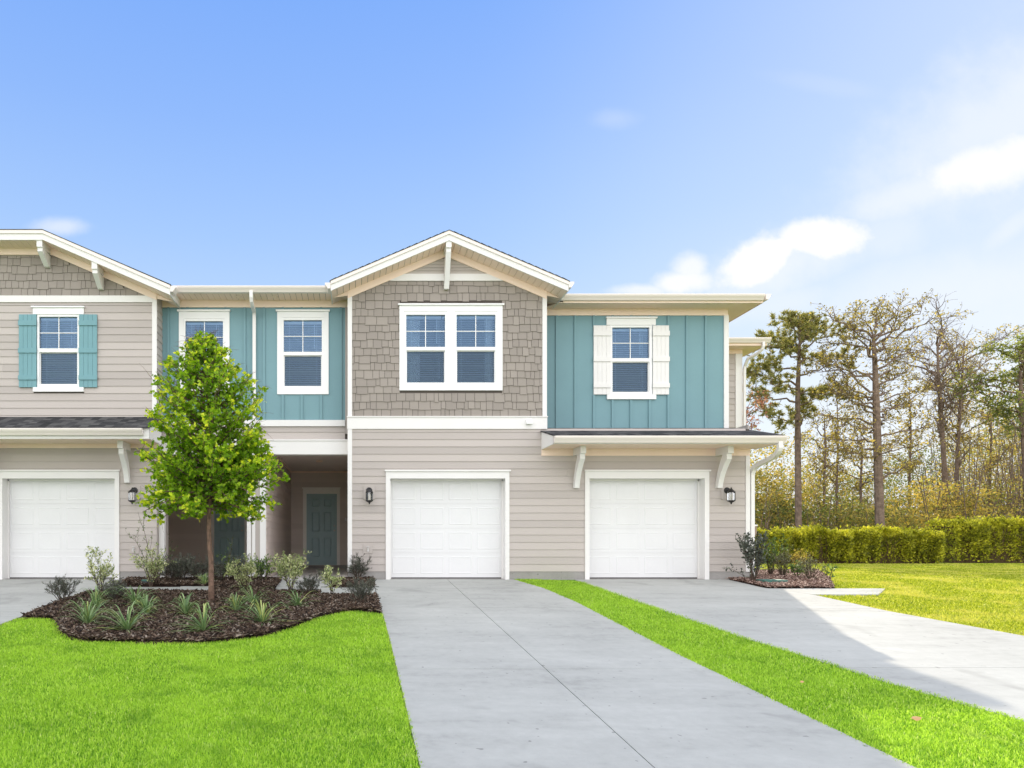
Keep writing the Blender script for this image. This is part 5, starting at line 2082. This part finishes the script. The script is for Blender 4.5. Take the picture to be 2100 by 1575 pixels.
# ------------------------------------------------------------ hedges
def hedge(x0, x1, y, th, z1, n, label):
    t = thing('hedge', label, 'hedge', ((x0 + x1) / 2, y, -.03), 'clipped hedges behind the side lawn')
    mb = MB()
    nx = int((x1 - x0) / .3)
    mb.box(x0 + .12, x1 - .12, y + .16, y + th - .12, -.05, z1 - .16)
    for _ in range(int((x1 - x0) * 14)):
        xx = random.uniform(x0 + .1, x1 - .1)
        mb.tube([(xx, y + .1, -.05), (xx + random.gauss(0, .1), y + .05, z1 * .5), (xx + random.gauss(0, .2), y + .02, z1 * .85)], [.018, .012, .005], 3, cap=False)
    mb.build('branches', 'hedgecore', t)
    # leaves over top and front in an uneven shell
    u = rng.uniform(x0, x1, n)
    top = rng.uniform(0, 1, n) < .34
    bump = .07 * np.sin(u * 2.3) + .05 * np.sin(u * 5.1 + 1) + .04 * np.sin(u * 11.3)
    zt = z1 + .9 * bump + .05 * np.sin(u * 23 + 2)
    yy = np.where(top, rng.uniform(y, y + th, n), y - .05 + np.abs(rng.normal(0, .11, n)) + bump * 1.2)
    zz = np.where(top, zt - np.abs(rng.normal(0, .06, n)) + (rng.uniform(0, 1, n) < .16) * rng.uniform(0, .17, n), rng.uniform(0, 1, n) ** .55 * zt)
    c = np.stack([u, yy, zz - .03], 1)
    # sides
    ns = n // 14
    cs = np.stack([np.where(rng.uniform(0, 1, ns) < .5, x0, x1) + rng.normal(0, .05, ns), rng.uniform(y, y + th, ns), rng.uniform(0, z1, ns)], 1)
    c = np.concatenate([c, cs])
    d = rng.normal(size=c.shape)
    d[:, 2] += .8
    d[:, 1] -= .5
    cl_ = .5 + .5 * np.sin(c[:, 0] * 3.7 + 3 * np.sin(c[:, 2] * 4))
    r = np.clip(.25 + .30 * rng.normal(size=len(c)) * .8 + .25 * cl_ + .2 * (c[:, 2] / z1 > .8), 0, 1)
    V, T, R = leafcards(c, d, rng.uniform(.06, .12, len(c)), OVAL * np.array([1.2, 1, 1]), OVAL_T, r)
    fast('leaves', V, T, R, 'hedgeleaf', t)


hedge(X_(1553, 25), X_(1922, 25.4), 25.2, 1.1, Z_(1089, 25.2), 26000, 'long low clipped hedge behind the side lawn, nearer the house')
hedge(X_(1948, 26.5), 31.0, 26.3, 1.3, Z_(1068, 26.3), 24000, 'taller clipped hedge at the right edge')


# ------------------------------------------------------------ background trees
def needles_at(tp, per, size, rngd=.25, droop=0):
    c, d = [], []
    for path, dep in tp:
        if dep > 1:
            continue
        for _ in range(per if dep == 0 else max(per // 2, 1)):
            s = random.uniform(.45, 1) * (len(path) - 1)
            i = min(int(s), len(path) - 2)
            p = path[i].lerp(path[i + 1], s - i)
            bd = (path[i + 1] - path[i]).normalized()
            nb_ = random.randint(7, 12)
            for _ in range(nb_):
                c.append(tuple(p + Vector((random.gauss(0, 1), random.gauss(0, 1), random.gauss(0, 1))) * .03))
                d.append(tuple(bd * .35 + Vector((random.gauss(0, .7), random.gauss(0, .7), random.gauss(.25, .6)))))
    return np.array(c), np.array(d)


def bigtree(name, label, bx, y, trunkpts, limbs, leaf, mode, per, size, group, depth=2, kids=(3, 5), colmul=0, up=.03, spread=.75, lr=.07):
    """trunkpts: (px,py,r) in photo px at depth y; limbs: (px0,py0 on trunk, px1,py1 tip, depth offset)"""
    S = y / F
    W = lambda px, py, dy=0: Vector(((px - 723) * S, y + dy, CAMZ + (1110 - py) * S))
    t = thing(name, label, 'tree', (W(*trunkpts[0][:2]).x, y, -.1), group)
    mbt = MB()
    path = [W(a, b) for a, b, r in trunkpts]
    path[0].z = -.2
    mbt.tube(path, [r for a, b, r in trunkpts], 9, cap=False)
    tp = []
    for L in limbs:
        a, b = W(L[0], L[1]), W(L[2], L[3], L[4])
        n = 7
        pts_ = []
        ln = (b - a).length
        for j in range(n + 1):
            s = j / n
            q = a.lerp(b, s)
            q.z += L[5] * ln * sin(pi * s) if len(L) > 5 else 0
            if 0 < j:
                q += Vector((random.gauss(0, .035), random.gauss(0, .05), random.gauss(0, .03))) * ln
            pts_.append(q)
        r0 = min(lr, .018 * ln + .02)
        mbt.tube(pts_, [max(r0 * (1 - .85 * j / n), .012) for j in range(n + 1)], 5, cap=False)
        tp.append((pts_, 1))
        nk = int(4 + ln * 2.0)
        for _ in range(nk):
            s = random.uniform(.3, 1) * n
            i = min(int(s), n - 1)
            q = pts_[i].lerp(pts_[i + 1], s - i)
            bd = (pts_[i + 1] - pts_[i]).normalized()
            rd = Vector((random.gauss(0, 1), random.gauss(0, 1), random.gauss(.3, .8))).normalized()
            branch(mbt, q, bd * .6 + rd * spread, ln * random.uniform(.14, .34) + .25, .02, depth - 1, tp, 4, .2, up, kids, .8, .6, .007, 4, .2)
    mbt.build('trunk', 'barkfar', t)
    if per > 0:
        if mode == 'needle':
            c, d = needles_at(tp, per, size)
            V, T, R = leafcards(c, d, rng.uniform(.7, 1.3, len(c)) * size, NEED * np.array([2.6, 1, 1]), NEED_T, np.clip(rng.normal(.5, .3, len(c)), 0, 1))
        else:
            c, d = [], []
            for path_, dep in tp:
                if dep > 1:
                    continue
                for _ in range(per):
                    s = random.uniform(.2, 1) * (len(path_) - 1)
                    i = min(int(s), len(path_) - 2)
                    p = path_[i].lerp(path_[i + 1], s - i)
                    c.append(tuple(p + Vector((random.gauss(0, 1), random.gauss(0, 1), random.gauss(0, 1))) * size * .8))
                    d.append((random.gauss(0, 1), random.gauss(0, 1), random.gauss(0, 1)))
            c, d = np.array(c), np.array(d)
            V, T, R = leafcards(c, d, rng.uniform(.6, 1.3, len(c)) * size, QUAD, QUAD_T, np.clip(rng.normal(.5 + colmul, .28, len(c)), 0, 1))
        fast('crown', V, T, R, leaf, t)
    return t


gt = 'tall trees behind the hedge'
limA = []
for px0, py0, px1, py1, dyv, arc in [
    (1640, 700, 1600, 662, -.5, .05), (1640, 690, 1655, 655, .6, .05), (1641, 705, 1690, 665, .3, .05), (1638, 715, 1580, 690, .5, .06), (1640, 720, 1706, 690, -.6, .08),
    (1638, 740, 1560, 722, -.8, .05), (1640, 745, 1690, 725, .8, .05), (1637, 760, 1570, 745, .9, .06), (1639, 770, 1702, 755, -.9, .05), (1636, 792, 1548, 758, .5, .04),
    (1636, 800, 1562, 795, -.6, .03), (1639, 808, 1714, 798, .5, .06), (1637, 826, 1556, 812, .8, .06), (1639, 832, 1672, 815, -.8, .03), (1637, 868, 1560, 862, -.4, .04),
    (1640, 680, 1625, 650, -.4, .02), (1640, 680, 1672, 655, .2, .02), (1642, 905, 1668, 830, .6, .06), (1638, 735, 1612, 700, -1.2, .03), (1640, 735, 1664, 690, 1.2, .03)]:
    limA.append((px0, py0, px1, py1, dyv * 1.5, arc))
bigtree('pine_tree', 'slender pine with a rounded tufted crown nearest the house', 0, 41, [(1638, 1090, .19), (1637, 1000, .175), (1636, 900, .16), (1636, 800, .13), (1639, 730, .09), (1641, 680, .05)],
        limA, 'needle', 'needle', 4, .22, gt, kids=(3, 4))
limB = []
random.seed(21)
for i in range(30):
    f = i / 29
    py0 = 690 + 250 * f
    sgn = -1 if i % 2 else 1
    reach = 40 + 75 * (1 - abs(f - .35) * 1.3) * random.uniform(.7, 1.15)
    limB.append((1794 + 6 * f, py0, 1795 + sgn * reach, py0 - random.uniform(20, 75) * (1.2 - f), random.uniform(-2, 2), random.uniform(-.02, .05)))
limB += [(1792, 690, 1750, 640, 0, .03), (1792, 690, 1822, 632, .6, .02), (1793, 700, 1880, 640, -.5, -.03), (1795, 720, 1862, 630, .3, -.02), (1792, 680, 1800, 628, 0, 0),
         (1800, 985, 1870, 940, -.5, -.04), (1796, 840, 1715, 770, .4, -.08), (1796, 815, 1712, 790, -.5, -.05), (1800, 942, 1738, 925, .2, .03)]
bigtree('sparse_tree', 'tall straight trunked tree with a thin open crown, second from the house', 0, 38, [(1806, 1090, .24), (1803, 1020, .22), (1800, 930, .20), (1797, 830, .17), (1795, 760, .13), (1791, 690, .08)],
        limB, 'woodleaf', 'leaf', 5, .10, gt, kids=(3, 4), colmul=-.15)
random.seed(5)


def auto_limbs(x0, ytop, ybot, spread_px, n, rise):
    out = []
    for i in range(n):
        f = (i + .5) / n
        py0 = ytop + 25 + (ybot - ytop - 25) * f
        s = -1 if i % 2 else 1
        re = spread_px * (.45 + .55 * sin(pi * min(f * 1.1 + .12, 1))) * random.uniform(.6, 1.1)
        out.append((x0, py0, x0 + s * re, py0 - rise * random.uniform(.6, 1.3), random.uniform(-2, 2), random.uniform(-.04, .04)))
    return out


bigtree('bare_tree', 'nearly bare tree with upswept twigs, third from the house', 0, 45, [(1942, 1090, .16), (1938, 980, .15), (1932, 880, .13), (1925, 780, .10), (1922, 690, .04)],
        auto_limbs(1926, 680, 900, 62, 24, 58), 'woodleaf', 'leaf', 0, .1, gt, kids=(3, 5))
bigtree('bare_tree', 'pale twiggy tree with tiny olive leaves, left of the right edge clump', 0, 48, [(1960, 1090, .14), (1962, 980, .13), (1966, 880, .11), (1972, 790, .08), (1978, 700, .03)],
        auto_limbs(1968, 700, 960, 75, 26, 50), 'woodleaf', 'leaf', 6, .10, gt, kids=(3, 5), colmul=-.1)
bigtree('leafy_tree', 'green leafed tree entering at the right edge', 0, 42, [(2110, 1090, .2), (2104, 950, .18), (2096, 850, .14), (2092, 760, .08)],
        auto_limbs(2096, 705, 900, 70, 20, 40), 'wildgreen', 'leaf', 7, .14, gt, kids=(3, 4))
for px, top, yy, lab in [(1690, 850, 47, 'thin leafy sapling between the pine and the second tree'), (1716, 810, 50, 'slim sapling with yellow leaves left of the second tree'),
                         (1765, 880, 49, 'low slim sapling just left of the straight trunk'), (1865, 790, 52, 'slender olive tree between the second and the bare tree'),
                         (2030, 800, 50, 'slender olive tree before the right edge clump')]:
    bigtree('young_wild_tree', lab, 0, yy, [(px + 2, 1090, .09), (px, 990, .08), (px + 3, (top + 990) / 2, .06), (px, top, .02)],
            auto_limbs(px, top, 1020, 40, 11, 30), 'woodleaf', 'leaf', 4, .12, gt, kids=(2, 4), colmul=-.05)
bigtree('red_leaf_tree', 'small tree with red autumn leaves just beyond the house corner', 0, 36, [(1490, 1090, .12), (1494, 950, .10), (1500, 880, .06)],
        [(1496, 930, 1540, 862, 0, .03), (1496, 900, 1560, 815, .5, .02), (1500, 880, 1556, 830, -.6, .03), (1498, 910, 1552, 868, .9, 0), (1500, 880, 1480, 800, 0, 0)], 'redleaf', 'leaf', 4, .11, gt, kids=(2, 3))

# ---- thicket behind the hedge (one mass)
random.seed(9)
cs, rs = [], []
cs2, rs2 = [], []


def clump(px, py, y, rx, rz, n, col):
    n = int(n * 1.35)
    S = y / F
    cx, cz = (px - 723) * S, CAMZ + (1110 - py) * S
    p = rng.normal(size=(n, 3))
    p /= np.linalg.norm(p, axis=1, keepdims=True)
    rad = rng.uniform(.25, 1, n) ** .45
    ph = rng.uniform(0, 6, 3)
    wob = 1 + .22 * np.sin(p[:, 0] * 5 + ph[0]) + .18 * np.sin(p[:, 2] * 6 + ph[1])
    q = p * (rad * wob)[:, None] * np.array([rx, rx * .7, rz])
    q += np.array([cx, y, cz])
    q[:, 2] = np.abs(q[:, 2])
    g_ = rng.uniform(0, 1, n) < (.62 if col < .4 else .22)
    r_ = np.clip(rng.normal(col, .25, n), 0, 1)
    cs.append(q[~g_])
    rs.append(r_[~g_])
    cs2.append(q[g_])
    rs2.append(r_[g_])


for px, py, y, rx, rz, n, col in [
    (1585, 985, 46, 2.6, 3.0, 3800, .62), (1560, 1030, 44, 2.0, 2.0, 2200, .5), (1625, 1030, 47, 2.2, 2.0, 2200, .45), (1600, 1060, 43, 2.2, 1.1, 1600, .2),
    (1700, 1015, 52, 3.0, 2.6, 3000, .55), (1760, 1020, 54, 3.0, 2.4, 2600, .3), (1730, 1060, 44, 3.0, 1.2, 1800, .35), (1860, 990, 58, 4.6, 3.2, 4200, .18),
    (1940, 975, 60, 4.2, 3.4, 3600, .30), (1870, 1050, 45, 3.0, 1.5, 2400, .62), (1940, 1040, 43, 2.2, 1.7, 2000, .75), (2010, 1000, 50, 3.6, 3.4, 3400, .60),
    (2080, 960, 52, 3.6, 4.6, 4200, .55), (2050, 900, 56, 3.0, 2.6, 2200, .45), (2150, 900, 56, 4.4, 5.0, 3000, .5), (1800, 1065, 42, 3.0, 1.0, 1500, .4), (2060, 1050, 42, 3.4, 1.7, 2600, .55),
    (2200, 1000, 46, 5, 4, 2600, .5), (2350, 960, 50, 6, 5, 2600, .5), (1500, 1000, 46, 3, 3, 1500, .5)]:
    clump(px, py, y, rx, rz, n, col)
c = np.concatenate(cs)
r = np.concatenate(rs)
d = rng.normal(size=c.shape)
V, T, R = leafcards(c, d, rng.uniform(.07, .16, len(c)), QUAD, QUAD_T, r)
kind(fast('woodland_foliage', V, T, R, 'woodleaf'), 'stuff', 'olive and yellow autumn woodland undergrowth behind the hedges')
c = np.concatenate(cs2)
V, T, R = leafcards(c, rng.normal(size=c.shape), rng.uniform(.07, .16, len(c)), QUAD, QUAD_T, np.concatenate(rs2))
kind(fast('woodland_green_foliage', V, T, R, 'wildgreen'), 'stuff', 'olive green part of the woodland undergrowth behind the hedges')
mb = MB()
for i in range(430):
    y = random.uniform(41, 56)
    px = random.choice((random.uniform(1540, 2200), random.uniform(1900, 2180)))
    x = X_(px, y)
    h = random.uniform(2.0, 5.5) * (1.7 if px > 1900 else .85)
    a = random.uniform(-.3, .3)
    mb.tube([(x, y, -.1), (x + a * h * .4, y, h * .45), (x + a * h * .8 + random.uniform(-.3, .3), y + random.uniform(-.4, .4), h)], [.035, .024, .008], 3, cap=False)
    for _ in range(3):
        s = random.uniform(.3, .9)
        p = Vector((x + a * h * .8 * s, y, h * s))
        e = p + Vector((random.gauss(0, .5), random.gauss(0, .3), random.uniform(.4, 1.2)))
        mb.tube([p, e], [.014, .006], 3, cap=False)
kind(mb.build('woodland_stems', 'barkfar', recalc=False), 'stuff', 'thin bare brown stems of the woodland undergrowth')
# far tree belt closing the horizon
rngc = []
for i in range(60):
    x = -120 + i * 6.0
    clump_n = 500
    p = rng.normal(size=(clump_n, 3))
    q = p * np.array([4, 3, 2.2]) + np.array([x + 60, 110 + random.uniform(-8, 8), 3.0])
    q[:, 2] = np.abs(q[:, 2])
    rngc.append(q)
c = np.concatenate(rngc)
V, T, R = leafcards(c, rng.normal(size=c.shape), rng.uniform(.5, 1.0, len(c)), QUAD, QUAD_T, np.clip(rng.normal(.2, .2, len(c)), 0, 1))
kind(fast('far_tree_belt', V, T, R, 'woodleaf'), 'stuff', 'far belt of dark trees along the horizon')
